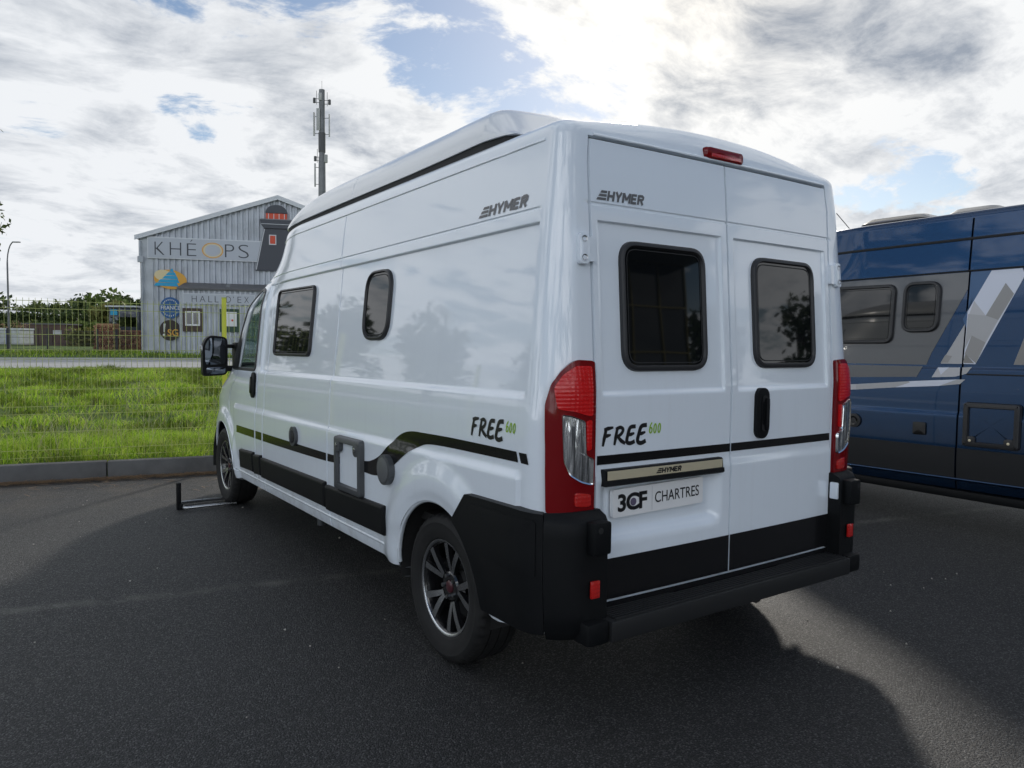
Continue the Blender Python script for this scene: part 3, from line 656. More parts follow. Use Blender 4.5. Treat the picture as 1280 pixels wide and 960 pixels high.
def white_van():
    K = Skin(); smap, rmap, cmap = maps(K); SL = smap(-1)
    root = thing('camper_van', 'white panel van camper with raised roof and black stripes, parked in the centre', 'camper van', (0, 3.0, 0))
    cabwin = rquad([(4.005, 1.285), (3.985, 1.90), (4.16, 1.935), (4.30, 1.86), (4.66, 1.40), (4.70, 1.285)], [.05, .06, .06, .05, .05, .04], 5)
    R_ = shell(K, root, dict(body=M['paint'], screen=M['screen']), dict(seam=2.385, groove=2.0, ptop=1.945, pbot=1.295, doortop=1.975, scuttle=1.33, plate=True, cabwin=inset(cabwin, .012)))
    body, dl, dr, cl, cr = R_['body'], R_['rearl'], R_['rearr'], R_['cabl'], R_['cabr']
    # underbody and wheel housings
    b = MB(); b.box((0, 3.0, .40), (1.84, 5.3, .06)); b.box((0, 3.0, .33), (.9, 4.6, .10)); b.box((-.55, 3.9, .30), (.10, .5, .10)); b.cyl((.3, .25, .30), (.3, 2.2, .30), .045, 10)
    for wy in WHEEL_Y:
        for sg in (-1, 1):
            n = 20; V = []; F = []
            for j in range(n + 1):
                a = math.radians(-8 + 196 * j / n)
                for x_ in (.62, 1.0): V.append((sg * x_, wy + .425 * math.cos(a), WHEEL_Z + .425 * math.sin(a)))
            F = [(2 * j, 2 * j + 1, 2 * j + 3, 2 * j + 2) for j in range(n)]
            b.add(V, F); b.add([V[2 * j] for j in range(n + 1)], [tuple(range(n + 1))])
    b.build('underbody', M['under'], root)
    # jack points seen below the sill
    for y in (2.95, 1.62): q = MB(); q.tube([(-.86, y, .36), (-.86, y + .01, .22)], [.030, .026], 10); q.build('drain_outlet', M['greyplastic'], root, 40)
    # arch lips
    for wy in WHEEL_Y:
        for sg in (-1, 1):
            pts = []; 
            for a in np.radians(np.arange(4, 177, 4)):
                yy, z_ = wy + ARCH_R * math.cos(a), WHEEL_Z + ARCH_R * math.sin(a)
                zs = z_ + K.rake * (yy - 1)
                if zs < .37: continue
                p = SL(yy, zs, .010); pts.append((p[0] * (1 if sg < 0 else -1), p[1], p[2]))
            q = MB(); q.tube(pts, .012, 6); q.build('wheel_arch_lip', M['paint'], root, 60)
    for wy in WHEEL_Y:
        for sg in (-1, 1): make_wheel(root, wy, sg)
    # cab glass and interior
    for sg, par in ((-1, cl), (1, cr)):
        fm = (lambda y, z, h: SL(y, z, h)) if sg < 0 else (lambda y, z, h: (-SL(y, z, h)[0],) + SL(y, z, h)[1:])
        g = MB(); ringpatch(g, dense(cabwin, .05), fm, -.008, 5); g.build('door_glass', M['screen'], par, 60)
        f = MB(); ringframe(f, dense(cabwin, .03), [-.014, -.010, .010, .016], [.0, .006, .006, -.010], fm); f.build('glass_trim', M['frame'], par, 40)
        f = MB(); ringpatch(f, dense(rquad([(4.50, 1.285), (4.44, 1.60), (4.66, 1.42), (4.71, 1.285)], .02, 3), .04), fm, .010, 3); f.build('mirror_triangle', M['blackplastic'], par, 50)
        h = MB(); ringpatch(h, dense(rrect(4.02, 1.165, .105, .20, .05), .02), fm, .016, 5, .010, skirt=-.004); ho = h.build('handle', M['blackplastic'], par, 50)
        q = MB(); ringpatch(q, dense(rrect(4.025, 1.165, .03, .13, .014), .02), fm, .030, 3, .004, skirt=.010); q.build('handle_grip', M['gloss'], ho, 50)
        # door mirror on two arms
        mx = sg * 1.125; y0 = 4.86
        q = MB(); V = []; F = []
        prof = [(0., 1.), (.06, 1.02), (.12, .92), (.155, .66), (.165, .3)]
        ol = rquad([(-.105, -.175), (.100, -.165), (.100, .165), (-.055, .178), (-.105, .10)], [.04, .05, .05, .07, .06], 5)
        for d_, s_ in prof: V += [(mx - sg * u * s_, y0 - .07 + d_, 1.345 + v * s_) for u, v in ol]
        n = len(ol)
        for r in range(len(prof) - 1):
            for i in range(n): F.append((r * n + i, r * n + (i + 1) % n, (r + 1) * n + (i + 1) % n, (r + 1) * n + i))
        F += [tuple(range(n)), tuple(range((len(prof) - 1) * n, len(prof) * n))]
        q.add(V, F); q.box((sg * 1.0, y0 - .02, 1.43), (.11, .05, .035), bev=.012); q.box((sg * 1.0, y0 - .02, 1.235), (.11, .06, .05), bev=.015); q.box((sg * .945, y0 - .06, 1.33), (.05, .16, .27), bev=.02)
        mo = q.build('door_mirror', M['blackplastic'], par, 40)
        fm2 = lambda u, v, h: (mx - sg * u, y0 - .072 - h, 1.345 + v)
        g = MB(); ringpatch(g, dense(rquad([(-.085, -.075), (.082, -.07), (.082, .148), (-.050, .158), (-.088, .09)], .03, 5), .03), fm2, .003, 4, .002); g.build('mirror_glass', M['mirrorglass'], mo, 60)
        g = MB(); ringpatch(g, dense(rquad([(-.075, -.160), (.078, -.150), (.080, -.095), (-.080, -.100)], .02, 5), .03), fm2, .003, 4, .008); g.build('wide_angle_glass', M['mirrorglass'], mo, 60)
        q = MB(); q.box((mx + sg * .108, y0 - .02, 1.40), (.014, .06, .07), bev=.006); q.build('indicator_lens', M['clearlens'], mo, 50)
    b = MB(); b.tube([(-.42 + .19 * math.cos(t), 4.62 + .08 * math.sin(t), 1.30 + .17 * math.sin(t)) for t in np.linspace(0, 2 * math.pi, 25)[:-1]], .016, 8, closed=True); b.box((-.42, 4.65, 1.29), (.34, .05, .06), bev=.015); b.build('steering_wheel', M['blackplastic'], root, 40)
    b = MB(); b.box((0, 4.98, 1.10), (1.72, .55, .30), bev=.06); b.build('dashboard', M['frame'], root, 40)
    for sx in (-.48, .48): b = MB(); b.box((sx, 4.05, .92), (.50, .50, .14), bev=.04); b.box((sx, 3.82, 1.22), (.48, .14, .56), bev=.05); b.box((sx, 3.80, 1.60), (.26, .10, .20), bev=.04); b.build('cab_seat', M['greyplastic'], root, 40)
    b = MB(); b.box((0, 3.2, .62), (1.86, 4.6, .04)); b.box((0, 3.55, 1.3), (1.82, .04, 1.4)); b.build('cab_floor', M['under'], root)
    # ---- raised pop-up roof
    ys = [.690, .700, .745, .800, .850, .885, .905, .93, 1.2, 1.6, 2.0, 2.374, 2.3765, 2.3815, 2.384, 2.7, 2.95, 3.15, 3.3, 3.45, 3.58, 3.68, 3.76, 3.82, 3.86, 3.885]
    hs = [.02, .10, .33, .58, .82, .955, .99, 1., 1., 1., 1., 1., .985, .985, 1., 1., .99, .955, .90, .81, .69, .56, .42, .28, .14, .02]
    xb = [.80, .83, .852, .862, .87, .873, .874, .875, .875, .875, .875, .875, .873, .873, .875, .875, .874, .872, .868, .861, .850, .838, .824, .808, .79, .765]
    half = [(1.0, 0), (1.0, .025), (.995, .05), (.978, .092), (.955, .128), (.925, .155), (.885, .172), (.83, .183), (.74, .190), (.6, .197), (.4, .204), (.2, .208), (0, .21)]
    prof = [(-a, b_) for a, b_ in half] + [(a, b_) for a, b_ in half[-2::-1]]
    V = []; m_ = len(prof)
    for y, hh, xw in zip(ys, hs, xb):
        for a, z_ in prof: V.append(rake_pt((a * xw, y, 2.368 + .010 * float(sst(1.6, .75, y)) * max(0, 1 - z_ / .12) + z_ * hh)))
    F = [(i * m_ + j, i * m_ + j + 1, (i + 1) * m_ + j + 1, (i + 1) * m_ + j) for i in range(len(ys) - 1) for j in range(m_ - 1)]
    F += [(i * m_, (i + 1) * m_, (i + 1) * m_ + m_ - 1, i * m_ + m_ - 1) for i in range(len(ys) - 1)]
    hat = meshobj('raised_roof', V, F, M['hat'], root, 32)
    V = []; F = []
    ysl = [(.71, .80), (.76, .845), (.9, .866), (2.0, .868), (3.3, .860), (3.6, .838), (3.78, .812), (3.86, .77)]
    for y, x_ in ysl:
        for z_ in (2.318, 2.368 + .009 * float(sst(1.6, .75, y))): V.append(rake_pt((-x_, y, z_)))
    for y, x_ in ysl[::-1]:
        for z_ in (2.318, 2.368 + .009 * float(sst(1.6, .75, y))): V.append(rake_pt((x_, y, z_)))
    n = len(ysl) * 2; F = [(2 * i, 2 * i + 1, 2 * ((i + 1) % n) + 1, 2 * ((i + 1) % n)) for i in range(n)]
    meshobj('roof_seal', V, F, M['gap'], root)
    # roof gutter bead and rear cap seams
    for sg in (-1, 1):
        g = MB(); g.tube([(sg * (.905 + .002 - (.17 * sst(1.75, 2.3, 2.268) * min(1.3, max(0, (y - 3.25) / .8)) ** 2)), y, 2.268 - .011 * (y - 1)) for y in np.linspace(.38, 3.85, 40)], .006, 6); g.build('roof_gutter', M['paint'], root, 60)
    g = MB(); g.tube([rmap(x_, 2.2868, .006) for x_ in np.linspace(-.76, .76, 40)], .0055, 6); g.build('drip_rail', M['paint'], root, 60)
    # third brake light
    q = MB(); V = []; F = []; n = 12
    ol = rrect(0, 0, .255, .052, .018, 4); k_ = len(ol)
    for d_, s_ in ((-.05, 1.), (.018, 1.), (.030, .92), (.034, .7)): V += [(u * s_ - .006, .285 - d_, 2.322 + v * s_ + .0) for u, v in ol]
    for r in range(3):
        for i in range(k_): F.append((r * k_ + i, r * k_ + (i + 1) % k_, (r + 1) * k_ + (i + 1) % k_, (r + 1) * k_ + i))
    F.append(tuple(range(3 * k_, 4 * k_))); q.add(V, F); bl = q.build('brake_light', M['darkredlens'], root, 40)
    q = MB(); q.box((-.006, .2505, 2.312), (.19, .006, .016), bev=.002); q.build('lens_window', M['brightred'], bl, 40)
    # ---- side windows
    window([(y, z) for y, z in rquad([(3.600, 1.405), (3.600, 1.885), (2.822, 1.873), (2.822, 1.405)], .055, 6)], SL, root, -.017, frame_h=.020, frame_w=.017)
    window([(y, z) for y, z in rquad([(1.985, 1.505), (1.985, 1.885), (1.655, 1.885), (1.655, 1.505)], .115, 8)], SL, root, -.017, frame_h=.020, frame_w=.017)
    # ---- side film stripes
    st = [(4.481, .812), (3.543, .814), (2.545, .817), (2.175, .822), (1.828, .842), (1.722, .858), (1.62, .896), (1.523, .9575), (1.439, 1.011), (1.36, 1.041), (1.274, 1.055), (1.158, 1.058), (.93, 1.061), (.66, 1.060), (.391, 1.0577)]
    sb = [(4.485, .752), (3.546, .754), (2.546, .766), (2.175, .779), (1.828, .7804), (1.702, .7806), (1.601, .797), (1.504, .8356), (1.412, .8887), (1.305, .9457), (1.204, .9866), (1.108, 1.0085), (.927, 1.0154), (.658, 1.0167), (.378, 1.0171)]
    S1, S2 = spline(st, 48), spline(sb, 48)
    off = lambda y, z, h: SL(y, z, h + .014 * (1 - float(sst(.945, .995, z))))
    cuts = [(4.49, 3.948), (3.932, 3.747), (3.733, 2.392), (2.378, .37)]
    for a, b_ in cuts:
        A = [(p, q) for p, q in zip(S1, S2) if b_ <= p[0] <= a]; A = A[::4] + A[-1:]
        mb = MB(); strip(mb, [p for p, q in A], [q for p, q in A], off, .0022, 5); mb.build('side_stripe', M['gloss'], root, 60)
    mb = MB(); strip(mb, [(.375, 1.0565), (.336, 1.0564)], [(.359, 1.0164), (.322, 1.015)], off, .0022, 3); mb.build('side_stripe', M['gloss'], root, 60)
    # ---- black side mouldings
    for a, b_ in ((4.335, 3.948), (3.932, 3.748), (3.732, 2.393), (2.377, 1.545)):
        t0, t1 = .628, .470
        ol = dense(rquad([(a, t1 + .012 * (a - 1.5) / 2.8), (a, t0), (b_, t0 + .014), (b_, t1 + .014)], .012, 3), .05)
        mb = MB(); n = len(ol); V = []; F = []
        for ins_, h in ((0, -.004), (0, .020), (.008, .030), (.016, .032)): V += [SL(u, v, h + .008) for u, v in inset(ol, ins_)]
        for r in range(3):
            for i in range(n): F.append((r * n + i, r * n + (i + 1) % n, (r + 1) * n + (i + 1) % n, (r + 1) * n + i))
        mb.add(V, F)
        c0, c1 = a - .016, b_ + .016; tp = [(c0 + (c1 - c0) * i / 20, .612 + .014 * i / 20) for i in range(21)]; bt = [(p[0], .482 + .012 * i / 20) for i, p in enumerate(tp)]
        strip(mb, tp, bt, SL, .0395, 3); mb.build('side_moulding', M['blackplastic'], root, 35)
    # sill bead
    mb = MB(); mb.tube([SL(y, .428, .004) for y in np.linspace(1.45, 4.55, 30)], .010, 8); mb.build('sill_bead', M['paint'], root, 60)
    # ---- service hatch frame, filler cap, water inlet
    ol = dense(rrect(2.015, .792, .385, .315, .022, 4), .03); mb = MB()
    ringframe(mb, ol, [-.002, .004, .010, .034, .040], [.0, .026, .030, .030, .010], off); hf = mb.build('service_hatch', M['greyplastic'], root, 35)
    mb = MB(); strip(mb, [(2.165, .915), (1.865, .915)], [(2.165, .67), (1.865, .67)], off, .006, 6); mb.build('hatch_panel', M['paint'], hf, 60)
    for y in (2.150, 1.880):
        q = MB(); ringpatch(q, dense(rrect(y, .895, .075, .075, .030, 5), .02), off, .030, 3, .004, skirt=.0); lo = q.build('hatch_latch', M['greyplastic'], hf, 40)
        q = MB(); ringpatch(q, [(y + .012 * math.cos(t), .898 + .012 * math.sin(t)) for t in np.linspace(0, 6.283, 13)[:-1]], off, .038, 2, .002, skirt=.03); q.build('lock_barrel', M['steel'], lo, 40)
    circ = lambda y, z, r, n=28: [(y + r * math.cos(t), z + r * math.sin(t)) for t in np.linspace(0, 2 * math.pi, n + 1)[:-1]]
    mb = MB(); ringpatch(mb, circ(1.519, .836, .078), off, .030, 4, .004, skirt=-.002); fc = mb.build('fuel_cap', M['greyplastic'], root, 40)
    mb = MB(); ringpatch(mb, circ(1.519, .836, .064), off, .034, 4, .006, skirt=.028); mb.build('cap_lid', M['greylid'], fc, 40)
    mb = MB(); ringpatch(mb, circ(2.986, .863, .066), off, .020, 4, .002, skirt=-.002); wi = mb.build('water_inlet', M['greyplastic'], root, 40)
    mb = MB(); ringpatch(mb, circ(2.986, .863, .045), off, .026, 4, .004, skirt=.016); mb.build('inlet_lid', M['frame'], wi, 40)
    mb = MB(); ringpatch(mb, rrect(2.986, .863, .018, .08, .006, 3), off, .034, 2, .003, skirt=.020); mb.build('inlet_grip', M['greyplastic'], wi, 40)
    # ---- lettering on the side
    mb = MB(); hymer(mb, lambda u, v, h: SL(.815 - u, 2.020 + v, h), .365, .046, .002, .2); mb.build('side_lettering', M['greyprint'], body)
    mb = MB(); brush_free(mb, lambda u, v, h: SL(.728 - u, 1.092 + v, h), .245, .072, .002); mb.build('side_lettering', M['ink'], body)
    mb = MB(); num600(mb, lambda u, v, h: SL(.470 - u, 1.128 + v, h), .072, .040, .002); mb.build('side_lettering', M['lime'], body)
    # ---- tail lights
    base = [(.9696, .842), (.9749, 1.0848), (.985, 1.25), (.964, 1.3226), (.9239, 1.3707), (.8858, 1.4007), (.8555, 1.4157), (.797, 1.412), (.7935, 1.1385), (.7955, .832)]
    clear = [(.9145, 1.2146), (.873, 1.2088), (.8264, 1.1877), (.8211, 1.0556), (.8010, 1.0431), (.8015, .9346), (.8386, .9508), (.8801, .9815), (.9038, 1.0363)]
    redA = [(.950, 1.31), (.915, 1.358), (.862, 1.392), (.806, 1.392), (.804, 1.20), (.862, 1.222), (.930, 1.232)]
    redB = [(.806, 1.19), (.806, 1.075), (.818, 1.07), (.822, 1.185)]
    redC = [(.856, .915), (.806, .905), (.806, .855), (.858, .862)]
    for sg in (-1, 1):
        cm = (lambda s, z, h, sg=sg: (lambda p: (p[0] * (1 if sg < 0 else -1), p[1], p[2]))(K.at(s, z, h)))
        mb = MB(); ringpatch(mb, dense(rquad(base, .012, 3), .02), cm, .018, 8, .005, skirt=-.012); tl = mb.build('tail_light', M['darkredlens'], root, 50)
        for poly, m_, nm in ((redA, 'redlens', 'brake_lens'), (redB, 'redlens', 'lens_strip'), (redC, 'brightred', 'fog_lens')):
            mb = MB(); ringpatch(mb, dense(rquad(poly, .012, 3), .02), cm, .0245, 5, .002, skirt=.015); mb.build(nm, M[m_], tl, 50)
        P_ = dense(rquad(clear, .012, 3), .02)
        mb = MB(); ringpatch(mb, inset(P_, .004), cm, .0255, 5, .003, skirt=.015); mb.build('reversing_lens', M['clearlens'], tl, 50)
        mb = MB(); ringframe(mb, P_, [0, .002, .007], [.018, .029, .0258], cm); mb.build('lens_bezel', M['chrome'], tl, 50)
        # ---- bumper: side quarter, corner, hinge cover, reflector
        side = [(1.562, .714), (1.4466, .846), (1.1, .8495), (.9745, .842), (.9745, .385), (1.338, .385)] + [(1.755 + .4165 * math.cos(math.radians(t)), .342 + .4165 * math.sin(math.radians(t))) for t in (172, 165, 158, 150, 142, 134, 126)]
        mb = MB(); ringpatch(mb, dense(rquad(side, .010, 2), .03), cm, .047, 8, .003, skirt=-.006); bq = mb.build('bumper_quarter', M['blackplastic'], root, 40)
        mb = MB(); ringpatch(mb, dense(rquad([(1.42, .815), (1.0, .82), (1.0, .60), (1.30, .615), (1.345, .64), (1.375, .70)], .02, 4), .03), cm, .0515, 6, .003, skirt=.040); mb.build('raised_panel', M['blackplastic'], bq, 50)
        ss_ = np.linspace(.9725, .772, 12); zz_ = [.36, .37, .40, .47, .55, .65, .75, .80, .825, .838, .842]; V = []; F = []
        for z_ in zz_:
            e = 1 - float(sst(.815, .842, z_)); lo = float(sst(.36, .40, z_))
            for s_ in ss_: V.append(cm(s_, z_, (.048 + .028 * float(sst(.975, .85, s_))) * (.35 + .65 * e) * (.6 + .4 * lo)))
            V.append(cm(.772, z_, -.01))
        m_ = len(ss_) + 1
        F = [(i * m_ + j, i * m_ + j + 1, (i + 1) * m_ + j + 1, (i + 1) * m_ + j) for i in range(len(zz_) - 1) for j in range(m_ - 1)] + [tuple(range((len(zz_) - 1) * m_, len(zz_) * m_)), tuple(range(m_ - 1, -1, -1))]
        bc = meshobj('bumper_corner', V, F, M['blackplastic'], root, 40)
        mb = MB(); mb.box((sg * .835, .112, .762), (.085, .055, .125), bev=.012); hc = mb.build('hinge_cover', M['blackplastic'], bc, 40)
        mb = MB(); mb.cyl((sg * .85, .082, .795), (sg * .85, .088, .795), .012, 14); mb.build('bolt_hole', M['gap'], hc)
        mb = MB(); mb.box((sg * .790, .165, .765), (.050, .045, .085), bev=.008); mb.build('lower_hinge', M['paint'], bc, 40)
        mb = MB(); mb.box((sg * .845, .117, .565), (.042, .012, .066), bev=.004); mb.build('reflector', M['brightred'], bc, 40)
        mb = MB(); mb.box((sg * .846, .163, .402), (.105, .155, .088), bev=.016); mb.build('step_end', M['blackplastic'], root, 40)
        # hinges
        for zc, hh in ((1.838, .118),):
            mb = MB(); ringpatch(mb, dense(rquad([(.846, zc - hh / 2), (.846, zc + hh / 2), (.806, zc + hh / 2), (.806, zc - hh / 2)], .014, 4), .02), cm, .024, 3, .002, skirt=-.004)
            ringpatch(mb, dense(rrect(.792, zc, .030, hh * .8, .006, 3), .02), cm, .018, 2, .0, skirt=-.01)
            h_ = mb.build('hinge', M['paint'], root, 35)
            for q in (-1, 1): mb = MB(); ringpatch(mb, circ(.826, zc + q * hh * .30, .0125, 12), cm, .0275, 2, -.004); mb.build('hinge_bolt', M['steel'], h_)
    # step between the corners
    mb = MB(); mb.box((0, .158, .400), (1.585, .165, .082), bev=.010); sp = mb.build('rear_step', M['stepplastic'], root, 40)
    for i in range(7): mb = MB(); mb.box((0, .090 + i * .0165, .4445), (1.53, .0085, .0095), bev=.002); mb.build('tread_rib', M['stepplastic'], sp)
    mb = MB(); mk = [(x_, 0) for x_ in np.linspace(-.79, .79, 50)]; strip(mb, [(p[0], .4625) for p in mk], [(p[0], .375) for p in mk], rmap, .0105, 3); mb.build('sill_panel', M['satin'], root, 60)
    # ---- rear door furniture
    for sg, par in ((-1, dl), (1, dr)):
        x0, x1 = (-.772, -.0038) if sg < 0 else (.0038, .772)
        mk = lambda z: [(x0 + (x1 - x0) * i / 30, z) for i in range(31)]
        mb = MB(); strip(mb, mk(1.044), mk(1.008), rmap, .0025, 3); mb.build('rear_stripe', M['gloss'], par, 60)
        mb = MB(); strip(mb, mk(.634), mk(.4705), rmap, .0095, 4); mb.build('kick_band', M['satin'], par, 60)
        wl = rquad([(-.634, 1.372), (-.634, 1.890), (-.150, 1.890), (-.150, 1.372)], [.085] * 4, 8) if sg < 0 else rquad([(.175, 1.378), (.175, 1.885), (.648, 1.885), (.648, 1.378)], [.085] * 4, 8)
        window(wl, rmap, par, -.014, frame_w=.022, frame_h=.019)
    q = MB(); ringpatch(q, dense(rrect(.204, 1.170, .088, .232, .040, 6), .02), rmap, .018, 5, .004, skirt=-.004); ho = q.build('handle', M['blackplastic'], dr, 45)
    q = MB(); ringpatch(q, dense(rrect(.208, 1.170, .040, .165, .018, 5), .02), rmap, .0245, 3, -.006); q.build('handle_recess', M['gap'], ho, 45)
    q = MB(); ringpatch(q, dense(rrect(.219, 1.165, .020, .150, .009, 4), .02), rmap, .034, 3, .006, skirt=.018); q.build('handle_grip', M['blackplastic'], ho, 45)
    # badge bar, plate and their lettering
    q = MB(); V = []; F = []
    xs = np.linspace(-.750, -.078, 24); prof = [(.924, .0), (.924, .030), (.930, .038), (.946, .036), (.948, .030), (.984, .026), (.990, .020), (.990, -.004)]
    V = [rmap(x_, z_, h) for x_ in xs for z_, h in prof]; m_ = len(prof); F = [(i * m_ + j, i * m_ + j + 1, (i + 1) * m_ + j + 1, (i + 1) * m_ + j) for i in range(len(xs) - 1) for j in range(m_ - 1)] + [tuple(range(m_)), tuple(range((len(xs) - 1) * m_, len(xs) * m_))]
    q.add(V, F); bb = q.build('badge_bar', M['blackplastic'], dl, 35)
    q = MB(); strip(q, [(x_, .9845) for x_ in np.linspace(-.742, -.086, 20)], [(x_, .949) for x_ in np.linspace(-.742, -.086, 20)], rmap, .0315, 2); q.build('metal_insert', M['gold'], bb, 60)
    q = MB(); hymer(q, lambda u, v, h: rmap(-.485 + u, .9555 + v, h), .145, .021, .0325, .15); q.build('rear_lettering', M['ink'], bb)
    ca, sa = math.cos(math.radians(1.0)), math.sin(math.radians(1.0))
    pm = lambda u, v, h: rmap(-.425 + u * ca - v * sa, .849 + u * sa + v * ca, h)
    q = MB(); ringpatch(q, dense(rrect(0, 0, .515, .113, .008, 3), .03), pm, -.004, 2, .0, skirt=-.022); pl = q.build('number_plate', M['platew'], dl, 40)
    q = MB(); puttext(q, text2d('3CF', 1., .035, 0, 1, .90), lambda u, v, h: pm(-.232 + u, -.036 + v, h), -.0025, .158, .072); q.build('plate_lettering', M['ink'], pl); q = MB()
    puttext(q, text2d('CHARTRES', 1., .004, 0, .8, 1.0), lambda u, v, h: pm(-.030 + u, -.022 + v, h), -.0025, .262, .046)
    q.build('plate_lettering', M['ink'], pl)
    q = MB(); ringpatch(q, circ(-.150, -.002, .016, 20), pm, -.0018, 2); q.build('plate_emblem', M['emblem'], pl)
    q = MB(); strip(q, [(-.047, .05), (-.046, .05)], [(-.047, -.05), (-.046, -.05)], pm, -.0025, 1); q.build('plate_divider', M['greyprint'], pl)
    q = MB(); hymer(q, lambda u, v, h: rmap(-.752 + u, 2.036 + v, h), .250, .040, .002, .22, .015); q.build('rear_lettering', M['greyprint'], dl)
    q = MB(); brush_free(q, lambda u, v, h: rmap(-.745 + u, 1.082 + v, h), .235, .068, .002); q.build('rear_lettering', M['ink'], dl)
    q = MB(); num600(q, lambda u, v, h: rmap(-.502 + u, 1.118 + v, h), .072, .040, .002); q.build('rear_lettering', M['lime'], dl)
    # radio aerial on the far side of the roof
    return root
M['greylid'] = mat('grey_cap_lid', (.11, .115, .12), .4)
M['mirrorglass'] = mat('mirror_glass', (.16, .18, .21), .03, metal=1.)
M['stepplastic'] = mat('step_plastic', (.016, .0165, .0175), .45, spec=.4)
M['satin'] = mat('satin_black_film', (.0075, .0075, .0085), .25, coat=.2)
M['emblem'] = mat('violet_emblem', (.12, .10, .16), .4)
white_van()

# ------------------------------------------------------------------ blue camper
def f_blue(k, b):
    p = objc(k)
    fl = k.noise(p, 900, 1, .5)
    k.put(b.inputs['Base Color'], k.mix(k.ss(fl, .35, .7), (.004, .022, .062), (.009, .048, .125)))
    bump(k, b, k.noise(p, 1.4, 2, .5), .04, .05)
M['blue'] = mat('metallic_blue_paint', (.01, .05, .12), .24, metal=.85, coat=.45, fn=f_blue)
M['greyfilm'] = mat('grey_film', (.085, .089, .096), .34, metal=.35, coat=.4)
M['f0'] = mat('film_white', (.62, .65, .74), .35); M['f1'] = mat('film_pale_grey', (.40, .40, .41), .35); M['f2'] = mat('film_mid_grey', (.29, .285, .28), .35); M['f3'] = mat('film_silver', (.48, .48, .50), .35); M['f4'] = mat('film_taupe', (.22, .21, .20), .35)
M['f5'] = mat('film_light_blue', (.035, .10, .22), .3)
def blue_van():
    K = Skin(top=2.555); smap, rmap, cmap = maps(K)
    root = thing('camper_van', 'dark blue camper van with grey film and white diagonal stripes, parked on the right', 'camper van', (0, 3.0, 0))
    SL = smap(-1)
    R_ = shell(K, root, dict(body=M['blue'], screen=M['glass']), dict(seam=2.385, groove=2.385, ptop=2.128, pbot=1.36, doortop=2.05, scuttle=1.33, step=1.5))
    body = R_['body']
    b = MB(); b.box((0, 3.0, .40), (1.84, 5.3, .06)); b.box((0, 3.0, .32), (1.2, 4.6, .12))
    for wy in WHEEL_Y:
        for sg in (-1, 1):
            n = 16; V = []
            for j in range(n + 1):
                a = math.radians(-8 + 196 * j / n)
                for x_ in (.62, 1.0): V.append((sg * x_, wy + .425 * math.cos(a), WHEEL_Z + .425 * math.sin(a)))
            b.add(V, [(2 * j, 2 * j + 1, 2 * j + 3, 2 * j + 2) for j in range(n)]); b.add([V[2 * j] for j in range(n + 1)], [tuple(range(n + 1))])
            make_wheel(root, wy, sg)
    b.build('underbody', M['under'], root)
    # roof edge dark joint
    g = MB(); g.tube([SL(y, 2.385, .001) for y in np.linspace(.40, 3.85, 30)], .012, 6); g.build('roof_joint', M['gap'], root)
    g = MB(); g.tube([SL(y, 2.128, -.008) for y in np.linspace(.40, 3.85, 30)], .007, 6); g.build('panel_joint', M['gap'], root)
    # films
    def film(poly, m_, h, nm='film_panel', d=-.017, par=body):
        q = MB(); ringpatch(q, dense(poly, .05), lambda u, v, hh: SL(u, v, hh + d * float(sst(1.315, 1.362, v)) * (1 if d else 0)), h, 6); return q.build(nm, M[m_], par, 60)
    film([(3.84, 2.118), (2.392, 2.118), (2.392, 1.98), (2.635, 1.469), (2.672, 1.366), (3.84, 1.366)], 'greyfilm', .0020)
    film([(2.378, 2.118), (2.226, 2.118), (2.410, 1.739), (2.378, 1.66)], 'f5', .0020)
    film([(3.84, 1.352), (2.69, 1.352), (2.735, 1.262), (3.84, 1.22)], 'greyfilm', .0020, d=0)
    film([(2.380, 1.800), (2.226, 2.118), (2.01, 2.118), (1.99, 2.06), (2.290, 1.378), (2.380, 1.378)], 'f0', .0024)
    film([(2.392, 1.70), (2.392, 1.378), (2.556, 1.378)], 'f1', .0024)
    for i, (poly, m_) in enumerate((([(2.119, 2.012), (2.055, 1.923), (2.150, 1.725), (2.243, 1.763)], 'f2'), ([(2.337, 1.884), (2.243, 1.763), (2.378, 1.733)], 'f3'), ([(2.243, 1.763), (2.150, 1.725), (2.227, 1.55), (2.335, 1.607)], 'f1'), ([(2.335, 1.607), (2.227, 1.55), (2.287, 1.385), (2.376, 1.46)], 'f2'), ([(2.373, 1.780), (2.243, 1.763), (2.335, 1.607), (2.378, 1.50)], 'f1'), ([(2.37, 1.46), (2.30, 1.385), (2.385, 1.385)], 'f4'))):
        film(poly, m_, .0029 + .0002 * i, 'film_facet')
    film([(2.556, 1.385), (2.50, 1.385), (2.47, 1.44), (2.525, 1.45)], 'f2', .003, 'film_facet')
    film([(2.567, 1.345), (2.395, 1.348), (2.395, 1.283), (2.426, 1.273), (2.612, 1.262)], 'f3', .0024, d=0); film([(2.378, 1.348), (2.307, 1.353), (2.344, 1.30), (2.378, 1.288)], 'f1', .0024, d=0)
    film([(2.567, 1.345), (2.48, 1.347), (2.54, 1.285)], 'f0', .003, 'film_facet', d=0)
    tp = [(3.85, 1.145), (3.268, 1.179), (2.745, 1.227), (2.41, 1.251), (2.348, 1.253)]; bt = [(3.85, 1.095), (3.264, 1.13), (2.912, 1.165), (2.548, 1.193), (2.386, 1.215)]
    for i, m_ in enumerate(('f3', 'f1', 'f0', 'f1')):
        q = MB(); strip(q, tp[i:i + 2], bt[i:i + 2], SL, .0024, 3); q.build('film_stripe', M[m_], body, 60)
    film([(2.80, 1.222), (2.70, 1.230), (2.75, 1.19)], 'f0', .003, 'film_facet', d=0)
    film([(1.93, 1.70), (1.93, 1.378), (2.02, 1.378)], 'f4', .0024)
